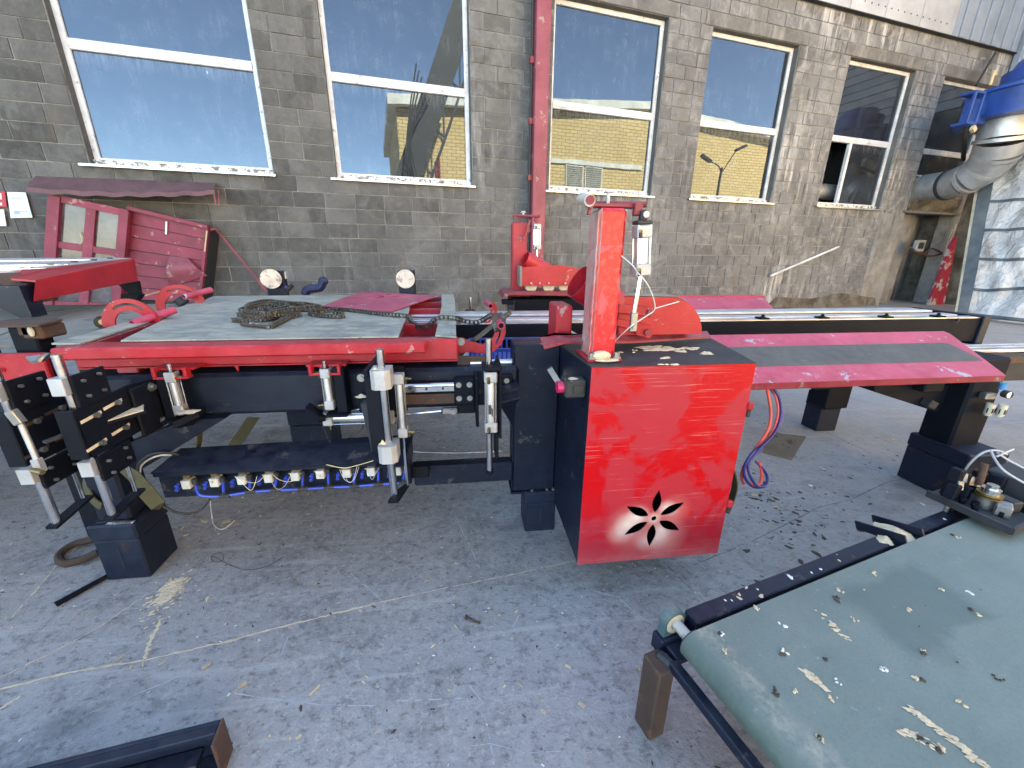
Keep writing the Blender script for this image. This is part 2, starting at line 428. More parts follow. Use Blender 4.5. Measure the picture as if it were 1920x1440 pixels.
def make_door():
    """matte red door panel, dusted; glossier rubbed patches; pale overspray round the cut-out flower"""
    g = G('red_door_paint')
    v = g.coord('world')
    n1 = g.noise(5.0, 5, .62, v, .6)
    n2 = g.noise(38, 5, .7, v)
    rub = g.ramp(n1, (.47, 0), (.53, 1))
    c = g.mix(rub, (.36, .017, .030), (.43, .003, .008))
    sp = g.n('ShaderNodeSeparateXYZ'); g.l(v, sp.inputs[0])
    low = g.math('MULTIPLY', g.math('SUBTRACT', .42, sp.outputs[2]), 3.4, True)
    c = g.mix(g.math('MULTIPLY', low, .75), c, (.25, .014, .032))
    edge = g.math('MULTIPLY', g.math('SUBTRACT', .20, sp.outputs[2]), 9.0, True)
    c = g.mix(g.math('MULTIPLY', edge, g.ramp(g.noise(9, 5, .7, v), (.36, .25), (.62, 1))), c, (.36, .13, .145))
    # overspray blown out of the petals, away from the flower's middle
    dv = g.n('ShaderNodeVectorMath', operation='DISTANCE')
    g.l(v, dv.inputs[0]); dv.inputs[1].default_value = FLOWER
    for (ox, oz, rad, amt) in OVERSPRAY:
        d2 = g.n('ShaderNodeVectorMath', operation='DISTANCE')
        g.l(v, d2.inputs[0]); d2.inputs[1].default_value = (FLOWER[0] + ox, FLOWER[1], FLOWER[2] + oz)
        f = g.math('SUBTRACT', 1.0, g.math('DIVIDE', d2.outputs['Value'], rad), True)
        f = g.math('MULTIPLY', g.math('POWER', f, 1.3), amt)
        c = g.mix(f, c, (.62, .57, .52))
    for rot_, sc_, th in ((.16, 2.6, .625), (-.10, 3.4, .64), (.9, 5.0, .665)):
        w = g.noise(1.0, 3, .55, g.scale(v, sc_, sc_, 210, (0, rot_, 0)))
        msk = g.ramp(g.noise(4.2 + sc_, 3, .6, v), (.46, 0), (.60, 1))
        c = g.mix(g.math('MULTIPLY', g.math('MULTIPLY', g.ramp(w, (th, 0), (th + .04, 1)), msk), .45), c, (.58, .20, .20))
    ch = g.ramp(g.noise(26, 5, .75, v), (.70, 0), (.72, 1))
    c = g.mix(g.math('MULTIPLY', ch, .8), c, (.30, .26, .25))
    g.bump(g.math('ADD', g.math('MULTIPLY', n2, .08), g.noise(3.2, 2, .5, v)), .12, .02)
    r = g.math('ADD', g.math('MULTIPLY', rub, -.16), g.math('ADD', .42, g.math('MULTIPLY', n2, .1)))
    return g.out(c, r, 0, .32)
FLOWER = (0.574, 0.997, 0.291)
OVERSPRAY = [(-.055, .012, .045, 1.0), (-.085, -.015, .05, .8), (-.105, -.045, .05, .45), (.035, .035, .035, .8), (.055, .03, .03, .5), (.030, -.045, .04, .75), (.02, -.075, .05, .5), (0.0, 0.0, .03, .9), (-.07, -.03, .10, .35), (.04, -.07, .09, .35), (.06, .02, .07, .25), (-.02, -.085, .045, .4)]
M['door'] = make_door()

def make_column_red():
    g = G('half_repainted_red')
    v = g.coord('world')
    n1 = g.noise(7, 5, .65, v, .5)
    n2 = g.noise(60, 4, .7, v)
    sp = g.n('ShaderNodeSeparateXYZ'); g.l(v, sp.inputs[0])
    hi = g.math('ADD', sp.outputs[2], g.math('MULTIPLY', n1, .14))
    band = g.ramp(hi, (.0, 0), (1, 1))
    top = g.math('GREATER_THAN', hi, 1.155)
    bot = g.math('LESS_THAN', hi, .905)
    k = g.math('MAXIMUM', top, g.math('MAXIMUM', bot, g.ramp(g.noise(5, 4, .6, v, .8), (.62, 0), (.64, 1))))
    c = g.mix(k, (.46, .055, .075), (.52, .007, .016))
    c = g.mix(g.math('MULTIPLY', g.ramp(n2, (.5, 0), (.7, 1)), .3), c, (.5, .2, .2))
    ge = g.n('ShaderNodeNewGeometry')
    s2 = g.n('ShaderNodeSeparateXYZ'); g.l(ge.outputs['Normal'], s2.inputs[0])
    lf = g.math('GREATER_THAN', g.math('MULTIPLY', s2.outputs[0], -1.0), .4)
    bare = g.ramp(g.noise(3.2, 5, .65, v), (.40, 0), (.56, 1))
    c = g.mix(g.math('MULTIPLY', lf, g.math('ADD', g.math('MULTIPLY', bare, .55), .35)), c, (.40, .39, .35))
    g.bump(n2, .1, .001)
    return g.out(c, g.math('SUBTRACT', .46, g.math('MULTIPLY', k, .2)), 0, .5)
M['column'] = make_column_red()

def make_brick():
    g = G('yellow_brick')
    v = g.coord('obj')
    bt = g.n('ShaderNodeTexBrick')
    g.l(g.scale(v, 1, 1, 1, (R(90), 0, 0)), bt.inputs['Vector'])
    bt.inputs['Scale'].default_value = 1.0
    bt.inputs['Brick Width'].default_value = .50
    bt.inputs['Row Height'].default_value = .17
    bt.inputs['Mortar Size'].default_value = .018
    bt.inputs['Color1'].default_value = (.66, .47, .22, 1)
    bt.inputs['Color2'].default_value = (.56, .38, .17, 1)
    bt.inputs['Mortar'].default_value = (.24, .18, .11, 1)
    c = g.mix(g.math('MULTIPLY', g.ramp(g.noise(.5, 4, .6, v), (.4, 0), (.7, 1)), .3), bt.outputs['Color'], (.44, .34, .20))
    return g.out(c, .9)
M['brick'] = make_brick()

# ------------------------------------------------------------------ mesh helper
WA = R(11.0)
WALL = Matrix.Translation(Vector((-math.sin(WA) * 6.2, math.cos(WA) * 6.2, 0))) @ Matrix.Rotation(WA, 4, 'Z')   # x along the wall, y into it, z up
CONV = Matrix.Translation(Vector((.46, .607, 0))) @ Matrix.Rotation(R(14.4), 4, 'Z')
I4 = Matrix.Identity(4)
ROOT = {}

class MB:
    def __init__(s, frame=None):
        s.bm = bmesh.new()
        s.fr = frame or I4
        s.mi = 0
    def _face(s, vs):
        try:
            f = s.bm.faces.new(vs)
            f.material_index = s.mi
            return f
        except ValueError:
            return None
    def hexa(s, p, bev=0):
        """8 corners: bottom ring 0-3, top ring 4-7"""
        v = [s.bm.verts.new(Vector(q)) for q in p]
        fs = [s._face([v[i] for i in q]) for q in ((3, 2, 1, 0), (4, 5, 6, 7), (0, 1, 5, 4), (1, 2, 6, 5), (2, 3, 7, 6), (3, 0, 4, 7))]
        if bev:
            ed = list({e for f in fs if f for e in f.edges})
            r = bmesh.ops.bevel(s.bm, geom=ed, offset=bev, segments=1, affect='EDGES', clamp_overlap=True)
            for f in r['faces']:
                f.material_index = s.mi
        return s
    def box(s, a, b, bev=0.0):
        x0, x1 = sorted((a[0], b[0])); y0, y1 = sorted((a[1], b[1])); z0, z1 = sorted((a[2], b[2]))
        return s.hexa([(x0, y0, z0), (x1, y0, z0), (x1, y1, z0), (x0, y1, z0), (x0, y0, z1), (x1, y0, z1), (x1, y1, z1), (x0, y1, z1)], bev)
    def rbox(s, c, size, rot=None, bev=0.0):
        m = Matrix.Translation(Vector(c)) @ (rot.to_4x4() if rot else I4)
        x, y, z = (k / 2 for k in size)
        return s.hexa([m @ Vector(q) for q in ((-x, -y, -z), (x, -y, -z), (x, y, -z), (-x, y, -z), (-x, -y, z), (x, -y, z), (x, y, z), (-x, y, z))], bev)
    def bar(s, p0, p1, w, h, up=(0, 0, 1), bev=0.0):
        p0, p1 = Vector(p0), Vector(p1)
        d = (p1 - p0).normalized()
        u = Vector(up)
        if abs(d.dot(u)) > .98: u = Vector((0, 1, 0))
        sx = d.cross(u).normalized() * (w / 2)
        sy = sx.cross(d).normalized() * (h / 2)
        return s.hexa([p0 - sx - sy, p0 + sx - sy, p0 + sx + sy, p0 - sx + sy, p1 - sx - sy, p1 + sx - sy, p1 + sx + sy, p1 - sx + sy], bev)
    def cyl(s, p0, p1, r, n=14, r2=None, cap=True):
        p0, p1 = Vector(p0), Vector(p1)
        d = (p1 - p0).normalized()
        u = Vector((0, 0, 1)) if abs(d.z) < .9 else Vector((1, 0, 0))
        a = d.cross(u).normalized(); b = d.cross(a)
        r2 = r if r2 is None else r2
        A = []; B = []
        for i in range(n):
            t = 2 * math.pi * i / n
            o = a * math.cos(t) + b * math.sin(t)
            A.append(s.bm.verts.new(p0 + o * r)); B.append(s.bm.verts.new(p1 + o * r2))
        for i in range(n):
            j = (i + 1) % n
            s._face([A[i], A[j], B[j], B[i]])
        if cap:
            s._face(A[::-1]); s._face(B)
        return s
    def pipe(s, p0, p1, ro, ri, n=18):
        p0, p1 = Vector(p0), Vector(p1)
        d = (p1 - p0).normalized()
        u = Vector((0, 0, 1)) if abs(d.z) < .9 else Vector((1, 0, 0))
        a = d.cross(u).normalized(); b = d.cross(a)
        rings = [[s.bm.verts.new(p + (a * math.cos(2 * math.pi * i / n) + b * math.sin(2 * math.pi * i / n)) * r) for i in range(n)] for p, r in ((p0, ro), (p1, ro), (p1, ri), (p0, ri))]
        for k in range(4):
            A, B = rings[k], rings[(k + 1) % 4]
            for i in range(n):
                j = (i + 1) % n
                s._face([A[i], A[j], B[j], B[i]])
        return s
    def tube(s, pts, r, n=8, sub=6, closed=False, flat=None):
        """swept along a smooth curve; flat=(w,h) sweeps a band"""
        P = [Vector(p) for p in pts]
        if sub > 1 and len(P) > 2:
            Q = []
            m = len(P)
            for i in range(m - 1):
                a, b, c, d = P[max(i - 1, 0)], P[i], P[i + 1], P[min(i + 2, m - 1)]
                for k in range(sub):
                    t = k / sub
                    Q.append(.5 * ((2 * b) + (-a + c) * t + (2 * a - 5 * b + 4 * c - d) * t * t + (-a + 3 * b - 3 * c + d) * t ** 3))
            Q.append(P[-1]); P = Q
        rings = []
        N = None
        for i, p in enumerate(P):
            d = (P[min(i + 1, len(P) - 1)] - P[max(i - 1, 0)])
            d = d.normalized() if d.length > 1e-9 else Vector((1, 0, 0))
            if N is None:
                u = Vector((0, 0, 1)) if abs(d.z) < .9 else Vector((1, 0, 0))
                N = (u - d * u.dot(d)).normalized()
            else:
                N = (N - d * N.dot(d)).normalized()
            B = d.cross(N)
            if flat:
                w, h = flat
                rings.append([s.bm.verts.new(p + B * (w / 2 * q) + N * (h / 2 * q2)) for q, q2 in ((-1, -1), (1, -1), (1, 1), (-1, 1))])
            else:
                rings.append([s.bm.verts.new(p + (N * math.cos(2 * math.pi * k / n) + B * math.sin(2 * math.pi * k / n)) * r) for k in range(n)])
        for A, B in zip(rings, rings[1:]):
            for k in range(len(A)):
                j = (k + 1) % len(A)
                s._face([A[k], A[j], B[j], B[k]])
        s._face(rings[0][::-1]); s._face(rings[-1])
        return s
    def prism(s, poly, vec, holes=()):
        """a polygon (with holes) pushed along vec"""
        vec = Vector(vec)
        loops = [[Vector(p) for p in poly]] + [[Vector(p) for p in h] for h in holes]
        if not holes:
            A = [s.bm.verts.new(p) for p in loops[0]]; B = [s.bm.verts.new(p + vec) for p in loops[0]]
            s._face(A); s._face(B[::-1])
            for i in range(len(A)):
                j = (i + 1) % len(A)
                s._face([A[j], A[i], B[i], B[j]])
            return s
        tris = geometry.tessellate_polygon(loops)
        flat = [p for lp in loops for p in lp]
        A = [s.bm.verts.new(p) for p in flat]; B = [s.bm.verts.new(p + vec) for p in flat]
        for t in tris:
            s._face([A[i] for i in t]); s._face([B[i] for i in reversed(t)])
        k = 0
        for lp in loops:
            m = len(lp)
            for i in range(m):
                j = (i + 1) % m
                s._face([A[k + i], A[k + j], B[k + j], B[k + i]])
            k += m
        return s
    def bolt(s, p, ax, r=.006, h=.006, n=6, washer=True):
        p = Vector(p); ax = Vector(ax).normalized()
        if washer: s.cyl(p, p + ax * h * .3, r * 1.55, 12)
        s.cyl(p + ax * h * .3, p + ax * h, r, n)
        return s
    def ball(s, c, r, n=10, sc=(1, 1, 1)):
        m = Matrix.Translation(Vector(c)) @ Matrix.Diagonal((r * sc[0], r * sc[1], r * sc[2], 1))
        res = bmesh.ops.create_uvsphere(s.bm, u_segments=n, v_segments=max(5, n // 2 + 1), radius=1.0, matrix=m)
        for v in res['verts']:
            for f in v.link_faces: f.material_index = s.mi
        return s
    def heap(s, c, r, n=10, sc=(1, 1, 1)):
        """a low ragged pile of dust"""
        rg = random.Random(int((c[0] * 7 + c[1] * 13 + c[2] * 5) * 1e4))
        ns, nr = 16, 5
        prev = None
        cz = c[2] - r * sc[2] * .25
        edge = [rg.uniform(.68, 1.18) for _ in range(ns)]
        top = s.bm.verts.new(Vector((c[0], c[1], cz + r * sc[2] * 1.1)))
        for k in range(1, nr + 1):
            t = k / nr
            ring = []
            for i in range(ns):
                a = 2 * math.pi * i / ns
                q = t * (edge[i] * t + (1 - t) * .95)
                h = (1 - t) ** 1.2 * rg.uniform(.75, 1.2)
                ring.append(s.bm.verts.new(Vector((c[0] + math.cos(a) * r * sc[0] * q, c[1] + math.sin(a) * r * sc[1] * q, cz + r * sc[2] * h * (1 if k < nr else 0)))))
            for i in range(ns):
                j = (i + 1) % ns
                if prev is None: s._face([top, ring[i], ring[j]])
                else: s._face([prev[i], ring[i], ring[j], prev[j]])
            prev = ring
        return s
    def grid(s, fn, nu, nv):
        V = [[s.bm.verts.new(Vector(fn(i / nu, j / nv))) for j in range(nv + 1)] for i in range(nu + 1)]
        for i in range(nu):
            for j in range(nv):
                s._face([V[i][j], V[i + 1][j], V[i + 1][j + 1], V[i][j + 1]])
        return s
    def mesh(s, name, mats, M_):
        s.bm.transform(M_)
        bmesh.ops.recalc_face_normals(s.bm, faces=s.bm.faces)
        me = bpy.data.meshes.new(name)
        s.bm.to_mesh(me); s.bm.free()
        for m in (mats if isinstance(mats, (list, tuple)) else [mats]):
            me.materials.append(M[m] if isinstance(m, str) else m)
        if len(me.polygons):
            me.polygons.foreach_set('use_smooth', [True] * len(me.polygons))
            me.set_sharp_from_angle(angle=R(32))
        return me
    def build(s, name, mats, parent=None, loc=None, label=None, kind=None):
        if parent is not None:
            inv = ROOT[parent.name].inverted()
            me = s.mesh(name, mats, inv @ s.fr)
            o = bpy.data.objects.new(name, me)
            COL.objects.link(o)
            o.parent = parent
            ROOT[o.name] = ROOT[parent.name]
        else:
            if loc is None:
                ps = [s.fr @ v.co for v in s.bm.verts]
                xs = [p.x for p in ps]; ys = [p.y for p in ps]; zs = [p.z for p in ps]
                loc = ((min(xs) + max(xs)) / 2, (min(ys) + max(ys)) / 2, min(zs))
            T = Matrix.Translation(Vector(loc))
            me = s.mesh(name, mats, T.inverted() @ s.fr)
            o = bpy.data.objects.new(name, me)
            COL.objects.link(o)
            o.matrix_world = T
            ROOT[o.name] = T
        if label: o['label'] = label
        if kind: o['kind'] = kind
        return o

def tag(o, label, cat, group=None):
    o['label'] = label; o['category'] = cat
    if group: o['group'] = group
    return o
def thing(name, label, cat, loc=(0, 0, 0), rot=0.0, group=None, frame=None):
    o = bpy.data.objects.new(name, None)
    COL.objects.link(o)
    o.empty_display_size = .1
    Mx = Matrix.Translation(Vector(loc)) @ Matrix.Rotation(rot, 4, 'Z')
    if frame is not None: Mx = frame @ Mx
    o.matrix_world = Mx
    ROOT[o.name] = Mx
    return tag(o, label, cat, group)
def copy_tree(o, parent=None, off=None):
    c = o.copy(); COL.objects.link(c)
    if parent is not None: c.parent = parent
    for ch in list(o.children): copy_tree(ch, c)
    return c
def lerp(a, b, t): return tuple(x + (y - x) * t for x, y in zip(a, b))

# ================================================================== SETTING
mb = MB()
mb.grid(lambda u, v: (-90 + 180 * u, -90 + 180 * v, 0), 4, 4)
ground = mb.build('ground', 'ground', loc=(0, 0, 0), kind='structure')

# ---- the block building (x along the wall, y into it, z up)
bld = thing('block_building', 'grey concrete block factory building with tall white framed windows', 'building', frame=WALL)
PITCH, Z0, TOPZ = .184, 1.97 - 11 * .184, 4.93
OPEN = [(-2.95, -1.13), (-.40, 1.40), (2.575, 4.40), (5.19, 6.98), (8.16, 9.93)]
WZ0, WZ1 = 1.97, 4.362
DOOR = (10.74, 12.46)
S0, S1 = -8.0, 12.62

def blocks_layout():
    out = []
    k = 0
    z = Z0
    while z < TOPZ - .01:
        za, zb = max(z, 0.0), min(z + PITCH, TOPZ)
        spans = [(S0, S1)]
        cut = []
        mid = (za + zb) / 2
        if WZ0 < mid < WZ1: cut += OPEN
        if mid < WZ1: cut.append(DOOR)
        if WZ1 < mid < WZ1 + PITCH: cut += [(a - .16, b + .16) for a, b in OPEN + [(DOOR[0], S1 - .16)]]
        for a, b in sorted(cut):
            ns = []
            for x0, x1 in spans:
                if b <= x0 or a >= x1: ns.append((x0, x1)); continue
                if a > x0: ns.append((x0, a))
                if b < x1: ns.append((b, x1))
            spans = ns
        rng = random.Random(100 + k)
        for x0, x1 in spans:
            x = x0 + (.0 if k % 2 == 0 else -.185) + (rng.uniform(-.05, .05) if x0 == S0 else 0)
            first = True
            while x < x1 - .01:
                L = .372 if rng.random() > .10 else .19
                a, b = max(x, x0), min(x + L, x1)
                if x1 - b < .05: b = x1
                if b - a > .03: out.append((a, b, za, zb))
                x = b if b >= x + L - 1e-6 else x + L
                if b == x1: break
        z += PITCH; k += 1
    return out

def in_view(p, m=60):
    v = WALL @ Vector(p) - CAMP
    d = v.dot(CF)
    if d < .3: return None
    px = 960 + 752 * v.dot(CR) / d; py = 720 + 752 * v.dot(CD) / d
    return (px, py, d) if -m < px < 1920 + m and -m < py < 760 else None

def block_mesh(seed, ratio):
    """one block, unit wide and high, its face a little dished and its edges chipped"""
    rng = random.Random(seed)
    m = MB()
    nu, nv = (4, 3)
    def fn(u, v):
        e = (u in (0, 1)) or (v in (0, 1))
        return ((u - .5) * (1 if not e else .994) + (rng.uniform(-.003, .003) if e else 0), (.0025 if e else rng.uniform(-.003, .0015)), (v - .5) + (rng.uniform(-.006, .006) if e else 0))
    V = [[fn(i / nu, j / nv) for j in range(nv + 1)] for i in range(nu + 1)]
    W = [[m.bm.verts.new(Vector(p)) for p in r] for r in V]
    for i in range(nu):
        for j in range(nv):
            m._face([W[i][j], W[i + 1][j], W[i + 1][j + 1], W[i][j + 1]])
    ring = [(i, 0) for i in range(nu)] + [(nu, j) for j in range(nv)] + [(i, nv) for i in range(nu, 0, -1)] + [(0, j) for j in range(nv, 0, -1)]
    bk = [m.bm.verts.new(Vector((V[i][j][0], .05, V[i][j][2]))) for i, j in ring]
    for q in range(len(ring)):
        r2 = (q + 1) % len(ring)
        a, b = ring[q], ring[r2]
        m._face([W[b[0]][b[1]], W[a[0]][a[1]], bk[q], bk[r2]])
    return m.mesh('concrete_block', 'block', I4)
BM = [block_mesh(s, 2) for s in range(9)]
lay = blocks_layout()
seen = []
hidden = []
for bk in lay:
    c = ((bk[0] + bk[1]) / 2, 0, (bk[2] + bk[3]) / 2)
    q = in_view(c, -6)
    if q: seen.append((-(bk[1] - bk[0]) * (bk[3] - bk[2]) / q[2] ** 2, bk))
    else: hidden.append(bk)
seen.sort()
singles = [b for _, b in seen[:300]]
rest = [b for _, b in seen[300:]] + hidden
rng = random.Random(3)
for (a, b, z0, z1) in singles:
    o = bpy.data.objects.new('concrete_block', rng.choice(BM))
    COL.objects.link(o)
    o.parent = bld
    o.location = ((a + b) / 2, rng.uniform(-.004, .003), (z0 + z1) / 2)
    j = rng.uniform(.009, .014)
    o.scale = (b - a - j, 1, z1 - z0 - j * .9)
    ROOT[o.name] = ROOT[bld.name]
bm = bmesh.new()
tone = bm.faces.layers.float.new('tone_f')
tones = []
for (a, b, z0, z1) in rest:
    j = rng.uniform(.009, .014)
    n0 = len(bm.verts)
    bm.from_mesh(rng.choice(BM))
    bm.verts.ensure_lookup_table()
    T = Matrix.Translation(Vector(((a + b) / 2, rng.uniform(-.004, .003), (z0 + z1) / 2))) @ Matrix.Diagonal((b - a - j, 1, z1 - z0 - j, 1))
    nv_ = bm.verts[n0:]
    bmesh.ops.transform(bm, matrix=T, verts=nv_)
    tones += [rng.random()] * len(nv_)
me = bpy.data.meshes.new('concrete_blocks'); bm.to_mesh(me); bm.free()
at = me.attributes.new('tone', 'FLOAT', 'POINT')
at.data.foreach_set('value', tones)
me.materials.append(M['block'])
o = bpy.data.objects.new('masonry', me); COL.objects.link(o); o.parent = bld; o['kind'] = 'stuff'; ROOT[o.name] = ROOT[bld.name]

# mortar behind the block faces: a 9 mm recess, cut out at the openings
mb = MB(WALL)
def wallbits(y0, y1):
    xs = [S0]
    for a, b in OPEN: xs += [a, b]
    mb.box((S0, y0, 0), (DOOR[0], y1, WZ0))
    prev = S0
    for a, b in OPEN + [(DOOR[0], DOOR[1])]:
        mb.box((prev, y0, WZ0), (a, y1, WZ1)); prev = b
    mb.box((DOOR[1], y0, 0), (S1, y1, WZ1))
    mb.box((S0, y0, WZ1), (S1, y1, TOPZ))
wallbits(.0125, .20)
mb.build('mortar', 'mortar', bld)
# body of the building behind (throws the shade that the yard lies in)
mb = MB(WALL)
mb.box((S0 - 22, .75, 0), (S1 + 14, 10, 9.2))
mb.box((S0 - 22, .0, 0), (S0 - .01, .75, 9.2))
mb.box((S0 - .01, .0, 9.0), (S1, .75, 9.2))
mb.build('building_body', 'lintel', bld)

# lintels
for a, b in OPEN + [(DOOR[0], S1 - .16)]:
    MB(WALL).box((a - .15, -.006, WZ1 + .003), (b + .15, .16, WZ1 + PITCH - .008), .006).build('lintel', 'lintel', bld)
# reveals
for a, b in OPEN:
    m = MB(WALL)
    m.box((a - .02, .03, WZ0), (a + .004, .22, WZ1)); m.box((b - .004, .03, WZ0), (b + .02, .22, WZ1)); m.box((a, .03, WZ1 - .004), (b, .22, WZ1 + .02))
    m.build('reveal', 'reveal', bld)

def window(a, b, z0, z1, ztr, open_sash=False, sill=True, mull=None):
    y = .115
    fw = .062
    m = MB(WALL)
    m.box((a + .005, y, z0 + .06), (a + fw, y + .06, z1 - .004), .004)
    m.box((b - fw, y, z0 + .06), (b - .005, y + .06, z1 - .004), .004)
    m.box((a + fw, y + .001, z1 - fw), (b - fw, y + .06, z1 - .004), .004)
    m.box((a + fw, y - .006, ztr), (b - fw, y + .06, ztr + .10), .006)
    m.box((a + fw, y - .012, ztr + .03), (b - fw, y - .005, ztr + .07), .002)
    m.box((a + fw, y + .001, z0 + .06), (b - fw, y + .06, z0 + .085), .003)
    if mull: m.box((mull - .03, y - .004, z0 + .085), (mull + .03, y + .06, ztr), .004)
    w = m.build('window', 'whitepaint', bld)
    MB(WALL).box((a + fw - .01, y + .028, ztr + .09), (b - fw + .01, y + .034, z1 - fw + .01)).build('pane', 'glass', w)
    if mull:
        MB(WALL).box((mull + .025, y + .028, z0 + .08), (b - fw + .01, y + .034, ztr + .01)).build('pane', 'glass', w)
        if not open_sash:
            MB(WALL).box((a + fw - .01, y + .028, z0 + .08), (mull - .025, y + .034, ztr + .01)).build('pane', 'glass', w)
    else:
        MB(WALL).box((a + fw - .01, y + .028, z0 + .08), (b - fw + .01, y + .034, ztr + .01)).build('pane', 'glass', w)
    if sill:
        MB(WALL).box((a + .002, y - .03, z0 + .004), (b - .002, y + .05, z0 + .058), .004).build('bottom_rail', 'peel', w)
        m = MB(WALL)
        m.prism([(a - .07, .10, z0 + .018), (a - .07, -.055, z0 - .006), (a - .07, -.055, z0 - .030), (a - .07, -.050, z0 - .030), (a - .07, -.050, z0 - .012), (a - .07, .10, z0 + .012)], (b - a + .10, 0, 0))
        m.build('sill', 'alu', w)
    return w
for i, (a, b) in enumerate(OPEN):
    if i == 4: wd = window(a, b, WZ0, WZ1, 3.10, True, True, a + .67)
    else: window(a, b, WZ0, WZ1, 3.075)
# dark room behind the open sash, with a big duct
a, b = OPEN[4]
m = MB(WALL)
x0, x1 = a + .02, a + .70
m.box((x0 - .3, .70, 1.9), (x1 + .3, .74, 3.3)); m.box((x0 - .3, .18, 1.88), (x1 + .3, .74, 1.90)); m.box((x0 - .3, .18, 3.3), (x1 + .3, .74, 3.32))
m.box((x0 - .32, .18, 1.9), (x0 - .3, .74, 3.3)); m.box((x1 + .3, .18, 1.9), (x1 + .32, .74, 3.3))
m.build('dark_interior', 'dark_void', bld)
MB(WALL).cyl((x0 - .25, .48, 2.30), (x1 + .25, .48, 2.30), .15, 22).build('indoor_duct', 'galv', bld)
# the last opening: window above, rough infill and a doorway below
wd6 = window(DOOR[0], DOOR[1], 2.60, WZ1, 3.075, sill=False)
m = MB(WALL)
m.box((DOOR[0] - .02, .03, 0), (DOOR[0] + .004, .30, WZ1)); m.box((DOOR[1] - .004, .03, 0), (DOOR[1] + .02, .30, WZ1)); m.box((DOOR[0], .03, WZ1 - .004), (DOOR[1], .22, WZ1 + .02))
m.build('reveal', 'plaster', bld)
m = MB(WALL)
rng = random.Random(11)
NB = {}
def fnr(u, v):
    return (DOOR[0] + u * (DOOR[1] - DOOR[0]), .10 + rng.uniform(-.05, .05) - .06 * v * (1 - v) * 4, 1.97 + v * .66)
m.grid(fnr, 14, 8)
m.build('rough_infill', 'rubble', bld)
m = MB(WALL)
m.box((DOOR[0] - .1, -.05, 1.93), (DOOR[1] + .02, .18, 1.975), .006)
m.build('doorway_ledge', 'lintel', bld)
m = MB(WALL)
m.box((DOOR[0], .26, 0), (DOOR[0] + .78, .30, 1.93)); m.box((DOOR[0] + .78, .70, 0), (DOOR[1], .72, 1.93)); m.box((DOOR[0] + .76, .30, 0), (DOOR[0] + .78, .72, 1.93))
m.build('doorway_back', 'plaster', bld)
MB(WALL).box((10.0, -.010, .0), (DOOR[0] - .02, .012, 1.90), .004).build('plaster_patch', 'plaster', bld)
MB(WALL).prism([(7.3, -.03, 0), (10.6, -.03, 0), (10.5, -.025, .17), (9.4, -.012, .30), (8.6, -.014, .20), (7.6, -.012, .26)], (0, .05, 0)).build('plaster_patch', 'rubble', bld)

# pale siding above the blocks, panel by panel
x = S0
i = 0
NX = [7.82, 8.66, 9.56, 10.50]
cuts = [-8, -7.1, -6.2, -5.3, -4.4, -3.5, -2.6, -1.7, -.8, .1, 1.0, 1.9, 2.8, 3.7, 4.5, 5.3, 6.1, 6.95, 7.82, 8.66, 9.56, 10.50]
for a, b in zip(cuts, cuts[1:]):
    MB(WALL).box((a + .005, -.055, TOPZ + .012), (b - .005, -.03, 9.0), .004).build('siding_panel', 'siding', bld)
m = MB(WALL)
for k in range(12):
    xx = 10.50 + k * .165
    m.box((xx + .004, -.06 - (.02 if k % 2 else 0), TOPZ + .01), (xx + .161, -.03, 9.0), .008)
m.build('ribbed_siding', 'siding_blue', bld)
MB(WALL).box((S0, -.075, TOPZ - .004), (S1, .02, TOPZ + .009), .002).build('drip_flashing', 'darkgrey', bld)
m = MB(WALL)
for k in range(38):
    xx = 6.3 + k * .165
    if xx > 10.4: break
    m.cyl((xx, -.056, TOPZ + .16), (xx, -.062, TOPZ + .16), .011, 8)
m.build('rivet', 'darkgrey', bld)
# eaves box so the block courses on the left end under something
# ---- side annex on the right
ann = thing('annex_wall', 'annex side wall clad in pale horizontal slats at the right corner', 'wall', (12.64, 0, 0), frame=WALL)
m = MB(WALL)
m.box((12.64, -4, 0), (12.9, .7, 4.2))
m.build('annex_masonry', 'rubble', ann)
for k in range(18):
    z = 4.22 + k * .20
    MB(WALL).hexa([(12.60, -4, z), (12.85, -4, z), (12.85, -.04, z), (12.60, -.04, z), (12.635, -4, z + .195), (12.85, -4, z + .195), (12.85, -.04, z + .195), (12.635, -.04, z + .195)]).build('slat', 'siding', ann)
MB(WALL).box((12.54, -.14, 3.9), (12.64, -.03, 9), .01).build('corner_trim', 'siding_blue', ann)

# ---- yellow brick building and gantry across the yard: what the panes mirror
yb = thing('yellow_brick_building', 'sunlit yellow brick building mirrored in the window panes', 'building', (15, -18, 0), frame=WALL)
m = MB(WALL)
m.prism([(1.6, -18, 0), (30, -18, 0), (30, -18, 8.2), (16.5, -18, 9.2), (1.6, -18, 8.0)], (0, -12, 0))
m.build('brick_wall', 'brick', yb)
m = MB(WALL)
m.prism([(1.2, -17.5, 8.0), (16.5, -17.5, 9.22), (30.4, -17.5, 8.2), (30.4, -17.5, 8.5), (16.5, -17.5, 9.62), (1.2, -17.5, 8.45)], (0, -12.8, 0))
m.build('roof', 'fascia', yb)
MB(WALL).box((10.2, -17.9, 6.05), (16.4, -18.0, 6.30)).build('lintel_band', 'fascia', yb)
for k, xx in enumerate((11.2, 12.5)):
    sh = MB(WALL).box((xx, -17.93, 4.4), (xx + 1.15, -18.0, 6.0)).build('shutter', 'fascia', yb)
    m = MB(WALL)
    for q in range(14): m.box((xx + .06, -17.90, 4.46 + q * .11), (xx + 1.09, -17.93, 4.52 + q * .11))
    m.build('louvre', 'beltgrey', sh)
sl = thing('street_lamp', 'street lamp with two heads standing before the yellow brick building', 'street lamp', (19.9, -15, 0), frame=WALL)
